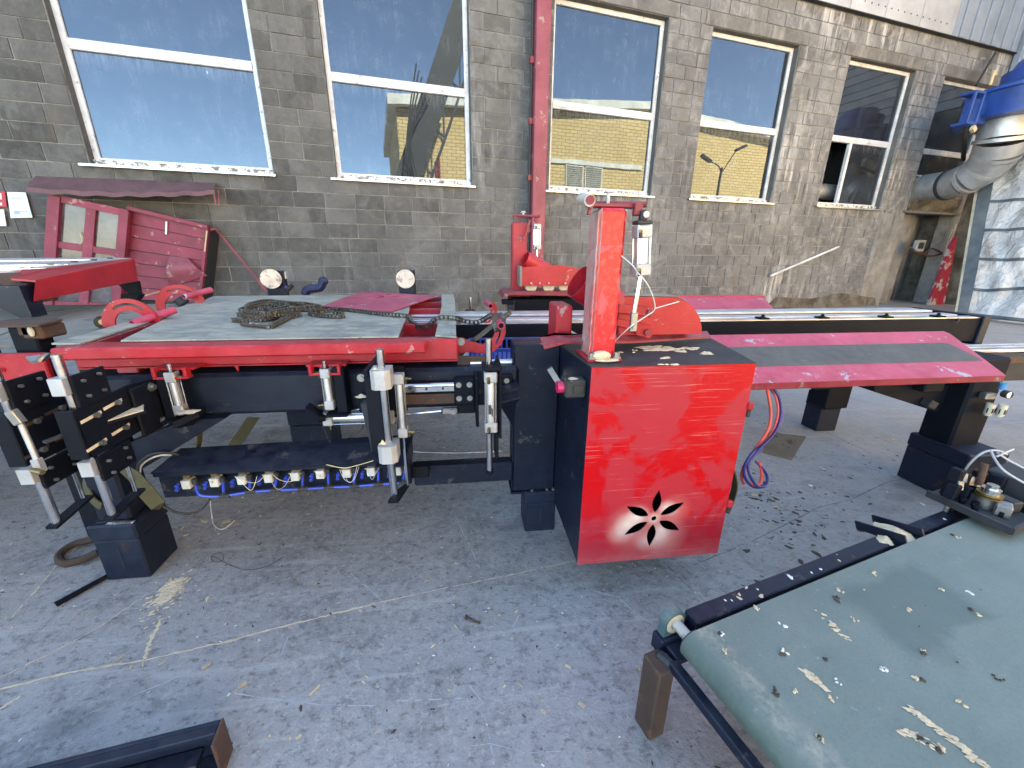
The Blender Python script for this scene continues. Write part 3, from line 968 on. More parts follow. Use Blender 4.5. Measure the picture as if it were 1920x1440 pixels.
MB(WALL).cyl((19.9, -15, 0), (19.9, -15, 5.9), .07, 10).build('lamp_post', 'darkgrey', sl)
for sx, zz in ((-1, 6.2), (1, 6.9)):
    m = MB(WALL); m.tube([(19.9, -15, 5.6), (19.9 + sx * .3, -15, 6.0), (19.9 + sx * .9, -15, zz)], .035, 6); m.rbox((19.9 + sx * 1.2, -15, zz + .12), (.75, .22, .14), Matrix.Rotation(-sx * .4, 3, 'Y')); m.build('lamp_head', 'darkgrey', sl)
ga = thing('conveyor_gantry', 'dark inclined conveyor gantry mirrored in the second window', 'conveyor', (3, -12, 0), frame=WALL)
g0, g1 = Vector((.9, -12.0, 2.6)), Vector((5.2, -12.0, 12.6))
MB(WALL).bar(g0, g1, .9, .75, (0, 1, 0)).build('gantry_box', 'gantry', ga)
m = MB(WALL)
for k in range(7):
    p = g0.lerp(g1, k / 6); q = p + Vector((.65, .2, -.5))
    m.bar(p, q, .09, .09); m.bar(q, g0.lerp(g1, min(1, (k + 1) / 6)), .07, .07)
m.bar(g0 + Vector((.75, .2, -.5)), g1 + Vector((.65, .2, -.5)), .10, .10)
m.build('truss', 'gantry', ga)
m = MB(WALL)
for xx, yy in ((1.3, -11.6), (1.3, -12.4), (2.7, -11.6), (2.7, -12.4)): m.cyl((xx, yy, 0), (xx, yy, 3.2 if xx < 2 else 4.6), .06, 8)
for zz in (.9, 1.8, 2.7, 3.6): m.box((1.25, -11.55, zz), (2.75, -11.65, zz + .07))
m.build('trestle', 'red_dark', ga)
m = MB(WALL)
for k in range(6):
    xx = 2.0 + k * .09
    m.tube([(xx, -11.4, 7.6 - k * .2), (xx - .5 - k * .06, -11.3, 5.2), (xx - .7, -11.35, 3.6 + k * .1), (xx - .4, -11.3, 2.4)], .03, 5)
m.build('hanging_cable', 'rubber', ga)

# ---- red square post in front of the wall
pl = thing('red_post', 'tall maroon square steel post standing against the block wall', 'post', (2.31, -.26, 0), frame=WALL)
MB(WALL).box((2.215, -.28, 0), (2.415, -.10, 8.8), .008).build('post_tube', 'maroon', pl)
MB(WALL).tube([(2.185, -.20, 0), (2.185, -.20, 8.6)], .018, 8, 1).build('cable_conduit', 'rubber', pl)
for zz in (1.35, 2.05, 2.75, 3.45, 4.15):
    MB(WALL).box((2.160, -.225, zz), (2.213, -.17, zz + .075), .003).build('bracket', 'red_dark', pl)

# ================================================================== THE TRIMMING MACHINE  (x along it, y away from the camera)
mc = thing('trimming_machine', 'long navy sawmill trimming machine with red saw cabinet, clamps and sloping pink red slide', 'sawmill machine', (.5, 1.7, 0))

# ---- main frame
m = MB(); m.box((-1.20, 1.335, .556), (.19, 1.44, .700), .012); m.build('main_beam', 'navy', mc)
MB().cyl((.02, 1.385, .703), (.19, 1.385, .703), .012, 10).build('beam_pipe', 'rail', mc)
m = MB(); m.box((.173, 1.355, .185), (.3370, 1.47, .772), .004); m.build('cabinet_leg', 'navy', mc)
m = MB(); m.box((-.20, 1.345, .238), (.172, 1.40, .318), .006); m.build('lower_rail', 'navy', mc)
m = MB(); m.box((-.20, 1.30, .30), (-.14, 1.345, .345), .003); m.build('rail_bracket', 'black', mc)
m = MB(); m.box((-1.215, 1.265, .222), (-1.115, 1.375, .55), .008)
m.prism([(-1.115, 1.31, .47), (-.90, 1.31, .556), (-.78, 1.31, .556), (-1.115, 1.31, .36)], (0, .06, 0))
m.build('left_leg', 'navy', mc)
m = MB(); m.box((-.86, 2.02, .30), (-.70, 2.15, .56), .008); m.build('rear_leg', 'navy', mc)
m = MB(); m.box((.165, 1.345, .176), (.345, 1.48, .1845), .002); lp = m.build('leg_foot', 'navy', mc)
for xx in (.25, .31, .335): MB().bolt((xx, 1.352, .1845), (0, 0, 1), .005, .006).build('bolt', 'zinc', lp)
m = MB(); rng = random.Random(9); m.tube([(-1.215 + .1 * k / 16, 1.262 + rng.uniform(-.001, .001), .2235) for k in range(17)], .0035, 6, 2); m.build('weld_bead', 'navy', mc)
m = MB(); m.tube([(.170 + rng.uniform(-.001, .001), 1.357, .20 + .03 * k) for k in range(19)], .003, 6, 2); m.build('weld_bead', 'navy', mc)
# front triangular bracket by the cabinet leg
m = MB()
m.prism([(0.118, 1.25, 0.642), (0.179, 1.25, 0.653), (0.179, 1.25, 0.619), (0.125, 1.25, 0.605)], (0, .10, 0))
m.prism([(.098, 1.19, .622), (.172, 1.19, .640), (.172, 1.33, .640), (.092, 1.33, .622)], (0, 0, -.006))
m.prism([(.10, 1.24, .616), (.17, 1.24, .632), (.17, 1.33, .47)], (0, .006, 0))
m.build('corner_bracket', 'navy', mc)
MB().bar((0.298, 1.345, 0.689), (0.332, 1.345, 0.636), .012, .02).build('stop_bar', 'alu', mc)

# ---- cross frame, rear beam with its bright rails
m = MB(); m.box((-1.25, 1.985, .60), (3.0, 2.06, .735), .004); m.box((-1.25, 2.30, .60), (3.0, 2.36, .72), .004); m.build('rear_beam', 'black', mc)
m = MB(); m.box((-1.2, 1.99, .7365), (2.98, 2.05, .742)); m.box((-1.2, 2.06, .735), (2.92, 2.14, .748), .003); m.box((-1.2, 2.18, .742), (2.90, 2.235, .757), .004); m.box((-1.2, 2.27, .735), (2.92, 2.345, .752), .003); m.build('guide_rail', 'rail', mc)
for xx in (.84, 1.22, 1.62, 1.98, 2.38, 2.72):
    m = MB(); m.box((xx - .025, 1.985, .743), (xx + .025, 2.04, .752), .002); m.bolt((xx, 2.01, .752), (0, 0, 1), .008, .014); m.build('rail_clamp', 'black', mc)
m = MB(); m.box((2.98, 1.97, .58), (3.03, 2.37, .75), .004); m.bolt((2.798, 1.968, 0.731), (0, -1, 0), .008, .008); m.build('end_plate', 'navy', mc)
for x0_ in (2.02, -1.1): MB().box((x0_, 1.45, .50), (x0_ + .1, 2.06, .60), .005).build('cross_member', 'black', mc)
m = MB(); m.box((2.20, 2.06, .17), (2.36, 2.19, .60), .006); m.build('rear_right_leg', 'black', mc)
m = MB(); m.box((2.215, 1.42, .20), (2.375, 1.56, .66), .010); m.build('right_leg', 'black', mc)
m = MB(); m.prism([(1.823, 1.5, 0.526), (2.286, 1.5, 0.511), (2.328, 1.5, 0.341), (1.834, 1.5, 0.492)], (0, .09, 0)); m.build('right_beam', 'black', mc)
MB().rbox((2.113, 1.48, 0.433), (.045, .04, .035), Matrix.Rotation(.4, 3, 'Y'), .003).build('stop_block', 'darkgrey', mc)

# ---- saw cabinet
CX0, CX1, CY0, CY1, CZ0, CZ1 = .338, .812, 1.002, 1.40, .138, .786
m = MB()
m.box((CX0, CY0, CZ0), (CX0 + .004, CY1, CZ1))
m.build('side_panel', 'navy', mc)
MB().box((CX1 - .004, CY0, CZ0), (CX1, CY1, CZ1)).build('side_panel', 'navy', mc)
MB().box((CX0, CY1, CZ0), (CX1, CY1 + .004, CZ1 - .03)).build('rear_panel', 'black', mc)
MB().box((CX0 + .004, CY0 + .004, CZ0 + .004), (CX1 - .004, CY1, CZ0 + .007)).build('floor_panel', 'black', mc)
m = MB()
m.prism([(CX0 - .002, CY0 - .001, CZ1), (CX1 + .002, CY0 - .001, CZ1), (.90, 1.40, CZ1), (.315, 1.30, CZ1)], (0, 0, .004))
m.build('cabinet_top', 'darkgrey', mc)
# chips lying on the cabinet top (in with the setting below)
def lens(c, tip, half, n=9):
    c = Vector(c); tip = Vector(tip)
    d = tip - c; L = d.length; d.normalize()
    nrm = Vector((-d.z, 0, d.x))
    a = c + d * .022
    L2 = (tip - a).length
    up = [a + d * L2 * (i / n) + nrm * half * 1.18 * math.sin(math.pi * (i / n) ** .85) for i in range(1, n)]
    dn = [a + d * L2 * (i / n) - nrm * half * 1.18 * math.sin(math.pi * (i / n) ** .85) for i in range(n - 1, 0, -1)]
    return [a] + up + [tip] + dn
FC = (FLOWER[0], .9985, FLOWER[2])
TIPS = [(0.578, 0.999, 0.393), (0.668, 0.999, 0.343), (0.666, 0.999, 0.238), (0.572, 0.999, 0.184), (0.482, 0.999, 0.236), (0.48, 0.999, 0.342)]
holes = [lens(FC, t, .0125) for t in TIPS]
holes.append([(FC[0] + .009 * math.cos(t * math.pi / 5), .9985, FC[2] + .009 * math.sin(t * math.pi / 5)) for t in range(10)])
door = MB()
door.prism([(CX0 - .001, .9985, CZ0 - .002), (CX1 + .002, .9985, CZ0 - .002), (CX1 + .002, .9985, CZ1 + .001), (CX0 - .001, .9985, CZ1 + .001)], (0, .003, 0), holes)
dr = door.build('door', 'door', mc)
for p in ((0.811, 0.992, 0.659), (0.794, 0.992, 0.326)):
    m = MB(); m.rbox((CX1 + .010, 1.0, p[2]), (.018, .014, .024), None, .003); m.mi = 1; m.cyl((CX1 + .010, 1.0, p[2] - .014), (CX1 + .010, 1.0, p[2] - .034), .006, 8)
    m.build('hinge', ['red', 'rubber'], dr)
# inside of the cabinet, dim behind the petals
m = MB(); m.cyl((.56, 1.18, .40), (.56, 1.36, .40), .11, 20); m.box((.40, 1.2, .2), (.72, 1.36, .26)); m.build('motor', 'black', mc)
# push button box
bt = MB(); bt.box((CX0 - .062, 1.028, .690), (CX0 - .001, 1.082, .742), .005); bt.box((CX0 - .040, 1.024, .705), (CX0 - .010, 1.029, .728), .001)
bo = bt.build('button_box', 'rubber', mc)
MB().cyl((CX0 - .062, 1.055, .716), (CX0 - .080, 1.055, .716), .017, 16).build('button', 'magenta', bo)
m = MB(); m.heap((CX0 - .036, 1.05, .742), .024, 8, (1, .8, .22)); m.build('sawdust_heap', 'sawdust', bo)

# ---- lifting column
m = MB()
m.box((.349, 1.062, .793), (.424, 1.150, 1.188), .009)
col = m.build('column', 'column', mc)
m = MB(); rng = random.Random(8); m.tube([(.3495 + rng.uniform(-.0012, .0012), 1.0625 + rng.uniform(-.0012, .0012), .80 + .012 * k) for k in range(32)], .0030, 7, 2); m.build('weld_bead', 'column', col)
m = MB(); m.box((.338, 1.040, .790), (.438, 1.165, .799), .003); m.build('base_plate', 'red', col)
for px in (.352, .424):
    MB().bolt((px, 1.05, .799), (0, 0, 1), .008, .016).build('bolt', 'zinc', col)
m = MB()
m.ball((.378, 1.052, .806), .030, 10, (1, .55, .5)); m.ball((.392, 1.036, .797), .030, 10, (1.2, .45, .15))
m.build('sawdust_heap', 'sawdust', col)
m = MB()
m.box((.335, 1.075, 1.190), (.470, 1.115, 1.199), .002); m.cyl((.33, 1.125, 1.2015), (.474, 1.07, 1.198), .0075, 10)
m.rbox((.452, 1.07, 1.186), (.022, .018, .032), None, .003)
m.build('lever_arm', 'red_dark', mc)
m = MB(); m.cyl((0.323, 1.14, 1.217), (0.315, 1.04, 1.2), .014, 14); m.build('counter_roller', 'disc', mc)
m = MB(); m.cyl((0.317, 1.05, 1.204), (0.315, 1.035, 1.201), .011, 12); m.bar((0.319, 1.05, 1.197), (0.329, 1.05, 1.19), .012, .022); m.bar((0.323, 1.055, 1.192), (0.318, 1.055, 1.17), .014, .006); m.build('roller_arm', 'red_dark', mc)
m = MB(); m.cyl((.378, 1.09, 1.197), (.378, 1.09, 1.228), .005, 8); m.bolt((.378, 1.09, 1.226), (0, 0, 1), .008, .006); m.build('adjusting_bolt', 'alu_white', mc)

def air_cylinder(parent, top, bot, r=.017, n=14, square=.040, rod=None, rod_r=.0055, name='air_cylinder', fit=(1, -1, 0)):
    """tie-rod pneumatic cylinder: barrel, two square end caps, tie rods, rod, fittings"""
    t, b = Vector(top), Vector(bot)
    d = (t - b).normalized()
    L = (t - b).length
    m = MB(); m.cyl(b, t, r, n)
    o = m.build(name, 'alu', parent)
    up = (0, 1, 0) if abs(d.z) > .7 else (0, 0, 1)
    for p, q in ((t, t - d * .032), (b + d * .032, b)):
        MB().bar(p, q, square, square, up, .003).build('end_cap', 'alu_white', o)
    m = MB()
    a1 = d.cross(Vector(up)).normalized(); a2 = d.cross(a1)
    for sx in (-1, 1):
        for sy in (-1, 1):
            off = a1 * sx * square * .40 + a2 * sy * square * .40
            m.cyl(b + off, t + off, .0022, 6)
    m.build('tie_rod', 'chrome', o)
    f = Vector(fit).normalized()
    for p in (t - d * .016, b + d * .016):
        m = MB(); m.cyl(p + f * square * .5, p + f * (square * .5 + .010), .0045, 8); m.cyl(p + f * (square * .5 + .010), p + f * (square * .5 + .022), .0032, 8)
        m.mi = 1; m.cyl(p + f * (square * .5 + .004) - d * .004, p + f * (square * .5 + .004) - d * .016, .0048, 8)
        m.build('air_fitting', ['brass', 'rubber'], o)
    if rod is not None:
        MB().cyl(b if (Vector(rod) - b).length < (Vector(rod) - t).length else t, rod, rod_r, 10).build('piston_rod', 'chrome', o)
    return o
ac = air_cylinder(mc, (.464, 1.06, 1.148), (.474, 1.06, 1.022), .0165, 16, .040, (.466, 1.06, .915), .0058, fit=(-.6, -1, 0))
m = MB(); m.box((.444, 1.04, 1.149), (.484, 1.08, 1.158), .002); m.rbox((.464, 1.06, 1.170), (.018, .022, .028), None, .004); m.build('clevis', 'rubber', ac)
MB().cyl((.464, 1.044, 1.172), (.464, 1.041, 1.172), .008, 12).build('pin', 'alu_white', ac)
m = MB(); m.box((.458, 1.052, .872), (.476, 1.068, .925), .002); m.cyl((.467, 1.045, .885), (.467, 1.075, .885), .006, 8); m.build('rod_fork', 'zinc', ac)
m = MB(); m.tube([(0.414, 1.055, 1.072), (0.439, 1.04, 1.05), (0.455, 1.035, 1.03), (0.473, 1.04, 1.016), (0.507, 1.06, 0.983), (0.55, 1.11, 0.928), (0.527, 1.11, 0.907), (0.461, 1.05, 0.891), (0.452, 1.1, 0.854), (0.442, 1.13, 0.824)], .0016, 6); m.tube([(0.55, 1.11, 0.928), (0.611, 1.16, 0.931), (0.66, 1.18, 0.939)], .0016, 5); m.build('pull_cord', 'cable_white', mc)

# ---- saw guard
GY = 1.20
m = MB()
outl = [(0.473, 1.2, 0.953), (0.66, 1.2, 0.949), (0.698, 1.2, 0.935), (0.726, 1.2, 0.915), (0.748, 1.2, 0.886), (0.76, 1.2, 0.857), (0.763, 1.2, 0.833), (0.538, 1.2, 0.833), (0.485, 1.2, 0.834)]
m.prism(outl, (0, .085, 0))
gd = m.build('saw_guard', 'red', mc)
m = MB(); m.prism([(q[0], GY + .004, q[2] + .002) for q in outl[:3]] + [(q[0], GY + .082, q[2] + .002) for q in reversed(outl[:3])], (0, 0, .003)); m.build('guard_top', 'beltgrey', gd)
m = MB(); m.bar((0.467, 1.185, 0.919), (0.578, 1.185, 0.905), .012, .028, (0, 0, 1), .003); m.bar((0.467, 1.186, 0.877), (0.585, 1.186, 0.852), .010, .025, (0, 0, 1), .003); m.build('guard_arm', 'red', gd)
m = MB(); m.prism([(0.523, 1.175, 0.871), (0.579, 1.175, 0.864), (0.59, 1.175, 0.844), (0.575, 1.175, 0.827), (0.533, 1.175, 0.838)], (0, .008, 0)); m.build('lug_plate', 'red', gd)
for p in ((0.569, 1.172, 0.906), (0.566, 1.166, 0.846)): MB().cyl(p, (p[0], p[1] + .03, p[2]), .0105, 14).build('pivot_pin', 'red_dark', gd)
m = MB(); m.box((.285, 1.21, .805), (.335, 1.33, .925), .005); m.build('guard_box', 'red', gd)
m = MB(); m.pipe((0.348, 1.22, 0.996), (0.474, 1.24, 0.922), .052, .049, 22); m.build('dust_spout', 'red', gd)
m = MB(); m.prism([(0.227, 1.17, 0.831), (0.269, 1.17, 0.843), (0.371, 1.17, 0.838), (0.846, 1.3, 0.816), (0.85, 1.28, 0.801), (0.505, 1.16, 0.815), (0.296, 1.12, 0.827), (0.226, 1.1, 0.816)], (0, 0, .006)); m.build('table_lip', 'red_dark', mc)
m = MB(); m.heap((0.235, 1.13, 0.826), .010, 8, (1.4, 1, .3)); m.build('sawdust_heap', 'sawdust', mc)
MB().bar((0.397, 1.6, 0.793), (0.415, 1.4, 0.791), .006, .006).build('splinter', 'woodchip', mc)

# ---- sloping slide
def sl(x, t): return (x, 1.585 + (1.30 - 1.585) * t, .748 + (.622 - .748) * t)
m = MB()
tk = (0, .0015, -.004)
m.prism([sl(.86, 0), sl(2.20, 0), sl(2.215, .06), sl(2.17, 1), sl(.86, 1)], tk)
slide = m.build('slide', 'pink', mc)
m = MB(); a_, b_ = sl(.86, 1), sl(2.17, 1)
m.hexa([(a_[0], a_[1] + .003, a_[2] - .026), (b_[0], b_[1] + .003, b_[2] - .026), (b_[0], b_[1] + .006, b_[2] - .026), (a_[0], a_[1] + .006, a_[2] - .026), (a_[0], a_[1] - .0005, a_[2] - .0005), (b_[0], b_[1] - .0005, b_[2] - .0005), (b_[0], b_[1] + .0025, b_[2] - .0005), (a_[0], a_[1] + .0025, a_[2] - .0005)])
m.build('slide_lip', 'red_dark', slide)
up_ = Vector((0, .126, .285)).normalized() * .004
m = MB(); m.prism([Vector(sl(.86, .30)) + up_, Vector(sl(2.10, .30)) + up_, Vector(sl(2.13, .34)) + up_, Vector(sl(2.165, .70)) + up_, Vector(sl(.86, .70)) + up_], -up_ * .8); m.build('belt_strip', 'strip_grey', slide)
m = MB(); m.box((.87, 1.33, .585), (1.45, 1.37, .600)); m.box((1.36, 1.34, .575), (1.46, 1.40, .590)); m.build('slide_support', 'black', mc)

# ---- filter regulator on the right leg
fr = MB(); fr.rbox((2.284, 1.4, 0.495), (.055, .03, .028), None, .004); f0 = fr.build('air_regulator', 'zinc', mc)
for (px, py) in ((1861, 752), (1884, 754)):
    p = Vector((2.296, 1.385, 0.475)) if px == 1861 else Vector((2.363, 1.385, 0.467))
    m = MB(); m.cyl(p + Vector((0, 0, -.012)), p + Vector((0, 0, -.062)), .0155, 16, .0145); m.cyl(p + Vector((0, 0, -.062)), p + Vector((0, 0, -.068)), .010, 12)
    m.mi = 1
    for k in range(6):
        t = k * math.pi / 3 + .3
        m.rbox(p + Vector((math.cos(t) * .0153, math.sin(t) * .0153, -.042)), (.004, .004, .022), Matrix.Rotation(t, 3, 'Z'))
    m.build('filter_bowl', ['cream', 'darkgrey'], f0)
p = Vector((2.325, 1.39, 0.541)); MB().cyl(p + Vector((0, 0, -.014)), p + Vector((0, 0, .014)), .013, 14).build('regulator_knob', 'sky_blue', f0)
p = Vector((2.33, 1.36, 0.51)); m = MB(); m.cyl(p, p + Vector((.004, .022, 0)), .0165, 18); gg = m.build('gauge', 'rubber', f0)
MB().cyl(p + Vector((0, -.001, 0)), p + Vector((0, .001, 0)), .0135, 18).build('gauge_face', 'canister', gg)

# ---- linear guide on the beam front
m = MB(); m.box((-.21, 1.300, .628), (-.03, 1.334, .637), .001); m.cyl((-.21, 1.305, .650), (-.03, 1.305, .650), .010, 12); m.box((-.21, 1.296, .632), (-.03, 1.300, .650))
gr = m.build('linear_guide', 'chrome', mc)
m = MB()
for xx in (-.185, -.130, -.075): m.cyl((xx, 1.2955, .641), (xx, 1.2945, .641), .0045, 8)
m.build('screw_hole', 'rust', gr)
m = MB(); m.box((-.21, 1.3005, .585), (-.03, 1.333, .620)); m.build('guide_bed', 'rust', mc)
m = MB(); m.box((-.038, 1.285, .582), (.032, 1.333, .672), .004)
cp = m.build('clamp_plate', 'black', mc)
for xx in (-.022, .014):
    for zz in (.607, .655): MB().bolt((xx, 1.285, zz), (0, -1, 0), .0062, .008).build('bolt', 'zinc', cp)
MB().box((.032, 1.235, .520), (.042, 1.333, .690), .003).build('side_plate', 'black', mc)
cp = MB().box((.085, 1.31, .634), (.165, 1.336, .676), .004).build('clamp_plate', 'black', mc)
for xx in (.105, .142): MB().bolt((xx, 1.31, .657), (0, -1, 0), .0062, .008).build('bolt', 'zinc', cp)
# horizontal cylinder under the beam with its clevis
hc = air_cylinder(mc, (-.47, 1.30, .550), (-.24, 1.30, .548), .018, 16, .046, (-.085, 1.30, .558), .0045, fit=(0, 0, -1))
m = MB(); m.rbox((-.055, 1.30, .558), (.055, .022, .022), None, .004); m.cyl((-.045, 1.285, .558), (-.045, 1.315, .558), .010, 12); m.build('rod_clevis', 'zinc', hc)
m = MB(); m.box((-.03, 1.30, .545), (.032, 1.335, .580), .003); m.build('clevis_mount', 'black', mc)

# ---- middle clamp mast
m = MB()
def rrect(x0, x1, z0, z1, y, r=.010):
    pts = []
    for cx, cz, a0 in ((x1 - r, z1 - r, 0), (x0 + r, z1 - r, 90), (x0 + r, z0 + r, 180), (x1 - r, z0 + r, 270)):
        for k in range(4): pts.append((cx + r * math.cos(R(a0 + k * 30)), y, cz + r * math.sin(R(a0 + k * 30))))
    return pts
m.prism(rrect(-.352, -.205, .546, .706, 1.290), (0, .012, 0)); m.prism(rrect(-.27, -.200, .55, .716, 1.312), (0, .018, 0))
cp = m.build('carriage_plate', 'black', mc)
for xx, zz in ((-.334, .688), (-.222, .690), (-.326, .562), (-.222, .562)): MB().bolt((xx, 1.290, zz), (0, -1, 0), .0085, .009).build('bolt', 'zinc', cp)
m = MB(); m.heap((-.335, 1.27, .632), .020, 8, (1.2, .6, .5)); m.build('sawdust_heap', 'sawdust', cp)
m = MB(); m.box((-.285, 1.13, .50), (-.272, 1.29, .76), .002); m.box((-.285, 1.125, .50), (-.245, 1.135, .74), .002); m.build('mast_channel', 'black', mc)
m = MB(); m.prism([(-.330, 1.23, .618), (-.286, 1.23, .628), (-.286, 1.23, .45), (-.312, 1.23, .45)], (0, .05, 0)); m.build('mast_bracket', 'darkgrey', mc)
gr = MB().cyl((-.235, 1.13, .818), (-.2325, 1.13, .345), .0118, 16).build('guide_rod', 'chrome', mc)
for zc, h in ((.736, .056), (.503, .056)):
    c = Vector((-.236, 1.132, zc))
    m = MB(); m.prism([(-.262, 1.105, zc - h / 2), (-.250, 1.096, zc - h / 2), (-.222, 1.096, zc - h / 2), (-.208, 1.108, zc - h / 2), (-.208, 1.16, zc - h / 2), (-.262, 1.16, zc - h / 2)], (0, 0, h)); m.build('guide_bush', 'alu_white', mc)
m = MB(); m.heap((-.25, 1.12, .535), .012, 8, (1, .8, 1)); m.heap((-.25, 1.12, .765), .010, 8, (1, .8, .5)); m.build('sawdust_heap', 'sawdust', mc)
mcy = air_cylinder(mc, (-.195, 1.17, .735), (-.196, 1.17, .530), .0125, 14, .030, None, fit=(1, -.2, 0))
m = MB(); m.prism([(-.248, 1.10, .336), (-.218, 1.10, .336), (-.195, 1.19, .336), (-.203, 1.20, .336), (-.236, 1.15, .336)], (0, 0, .010)); m.build('foot_plate', 'black', mc)
MB().cyl((-.20, 1.185, .345), (-.197, 1.172, .53), .005, 8).build('piston_rod', 'chrome', mc)

# ---- right clamp cylinder
MB().cyl((.070, 1.135, .842), (.070, 1.135, .415), .0095, 14).build('guide_rod', 'chrome', mc)
m = MB(); m.box((.050, 1.108, .752), (.104, 1.170, .766), .002)
tp = m.build('cylinder_cap', 'black', mc)
for xx, yy in ((.057, 1.115), (.093, 1.115), (.095, 1.16)): MB().bolt((xx, yy, .766), (0, 0, 1), .005, .009).build('bolt', 'black', tp)
rc = air_cylinder(mc, (.0735, 1.118, .750), (.0735, 1.118, .560), .0150, 16, .037, None, fit=(-.3, -1, 0))
m = MB(); m.box((.066, 1.0985, .622), (.074, 1.1015, .65)); m.box((.0755, 1.0985, .615), (.079, 1.1015, .64)); m.build('maker_label', 'darkgrey', rc)
m = MB(); m.box((.099, 1.12, .53), (.107, 1.25, .765), .002); m.box((.090, 1.16, .44), (.101, 1.24, .56), .002); m.build('mast_channel', 'black', mc)
m = MB(); m.cyl((.070, 1.135, .405), (.070, 1.135, .415), .012, 12); m.cyl((.070, 1.135, .395), (.070, 1.135, .406), .006, 8); m.build('rod_end', 'black', mc)

# ---- left clamp masts (two alike)
def left_mast(dx, dy, dz):
    T = Matrix.Translation(Vector((dx, dy, dz)))
    def mb_(): return MB(T)
    m = mb_()
    m.prism([(-.950, 1.03, .703), (-.950, 1.20, .712), (-.950, 1.30, .700), (-.950, 1.30, .565), (-.950, 1.227, .571), (-.950, 1.036, .571)], (-.006, 0, 0))
    m.box((-.992, 1.024, .571), (-.951, 1.033, .703), .002)
    pl = m.build('clamp_plate', 'black', mc)
    for yy, zz in ((1.075, .672), (1.145, .680), (1.065, .598), (1.145, .606)):
        mb_().bolt((-.950, yy, zz), (1, 0, 0), .0072, .012, washer=False).build('bolt', 'zinc', pl)
        mb_().bar((-.9495, yy - .04, zz - .004), (-.9495, yy + .022, zz + .001), .001, .008).build('slot', 'sawdust' if dx == 0 else 'rust', pl)
    m = mb_(); m.box((-.953, 1.043, .705), (-.945, 1.140, .786), .0015); pu = m.build('bush_plate', 'black', mc)
    for yy, zz in ((1.065, .768), (1.112, .772), (1.066, .728), (1.112, .728)): mb_().bolt((-.945, yy, zz), (1, 0, 0), .0042, .011, washer=False).build('bolt', 'zinc', pu)
    m = mb_(); m.box((-.953, 1.040, .498), (-.945, 1.150, .567), .0015); pd = m.build('bush_plate', 'black', mc)
    for yy, zz in ((1.06, .548), (1.118, .556), (1.062, .512), (1.12, .525)): mb_().bolt((-.945, yy, zz), (1, 0, 0), .0042, .011, washer=False).build('bolt', 'zinc', pd)
    mb_().box((-.985, 1.028, .740), (-.9535, 1.066, .784), .0015).build('guide_bush', 'alu_white', mc)
    mb_().box((-.985, 1.026, .520), (-.9535, 1.066, .562), .0015).build('guide_bush', 'alu_white', mc)
    mb_().cyl((-.9665, 1.052, .838), (-.9665, 1.052, .386), .0102, 14).build('guide_rod', 'chrome', mc)
    mb_().cyl((-.958, 1.130, .50), (-.958, 1.130, .412), .0050, 10).build('piston_rod', 'chrome', mc)
    m = mb_(); m.prism([(-.980, 1.035, .380), (-.953, 1.035, .380), (-.944, 1.145, .404), (-.972, 1.145, .404)], (0, 0, .008)); m.build('foot_plate', 'black', mc)
    return pl
left_mast(0, 0, 0)
left_mast(-.128, -.012, -.006)
lc = MB().cyl((-1.043, 1, 0.689), (-1.04, 1, 0.581), .0062, 12).build('air_cylinder', 'alu', mc)
m = MB(); m.bar((-1.041, 1, 0.593), (-1.04, 1, 0.557), .017, .017, (0, 1, 0), .002); m.build('end_cap', 'alu_white', lc)
m = MB(); m.bar((-1.053, 1, 0.719), (-1.042, 1, 0.685), .020, .017, (0, 1, 0), .002); m.build('end_cap', 'zinc', lc)
MB().cyl((-1.047, 0.99, 0.567), (-1.018, 0.98, 0.565), .006, 8).build('air_fitting', 'brass', lc)
m = MB(); m.tube([(-1.023, 1.06, 0.833), (-1.008, 1.05, 0.825), (-1.003, 1.06, 0.833), (-1.012, 1.08, 0.823)], 1, 4, 4, flat=(.024, .005)); m.build('clamp_bracket', 'zinc', mc)
m = MB(); m.box((-1.010, 1.285, .555), (-.938, 1.296, .700), .004); m.box((-.948, 1.19, .552), (-.938, 1.30, .702), .004); ep = m.build('end_flange', 'black', mc)
for yy, zz in ((1.262, .685), (1.272, .572)): MB().bolt((-.938, yy, zz), (1, 0, 0), .0085, .012).build('bolt', 'zinc', ep)
m = MB(); m.prism([(-.948, 1.10, .640), (-.90, 1.17, .642), (-.948, 1.24, .642)], (0, 0, -.006)); gs = m.build('gusset', 'black', mc)
MB().prism([(-.948, 1.105, .6415), (-.906, 1.17, .6435), (-.948, 1.234, .6435)], (0, 0, .003)).build('sawdust_cover', 'sawdust', gs)
m = MB(); m.bar((-.985, 1.07, .640), (-1.01, 1.00, .635), .012, .006); m.build('bracket', 'darkgrey', mc)

# ---- lifting cylinders under the table
for x0, px in ((-.905, .012), (-.428, -.008)):
    sgn = 1 if px > 0 else -1
    m = MB(); m.box((x0 - .022 if sgn > 0 else x0 + .012, 1.27, .575), (x0 + .004 if sgn > 0 else x0 + .046, 1.325, .728), .003); m.build('lift_bracket', 'black', mc)
    xc = x0 + (.024 if sgn > 0 else -.008)
    lc = air_cylinder(mc, (xc, 1.275, .728), (xc, 1.275, .590), .013, 14, .030, (xc, 1.275, .752), .006, fit=(sgn, -.3, 0))
    m = MB(); m.box((x0 - .02, 1.24, .572), (x0 + .05, 1.32, .579), .002); m.prism([(x0 + sgn * .03, 1.22, .585), (x0 + sgn * .08, 1.26, .605), (x0 + sgn * .08, 1.30, .605), (x0 + sgn * .03, 1.30, .56)], (0, 0, -.02)); m.build('lift_shelf', 'black', mc)
m = MB(); m.heap((-.845, 1.25, .607), .026, 8, (1.3, .8, .15)); m.build('sawdust_heap', 'sawdust', mc)

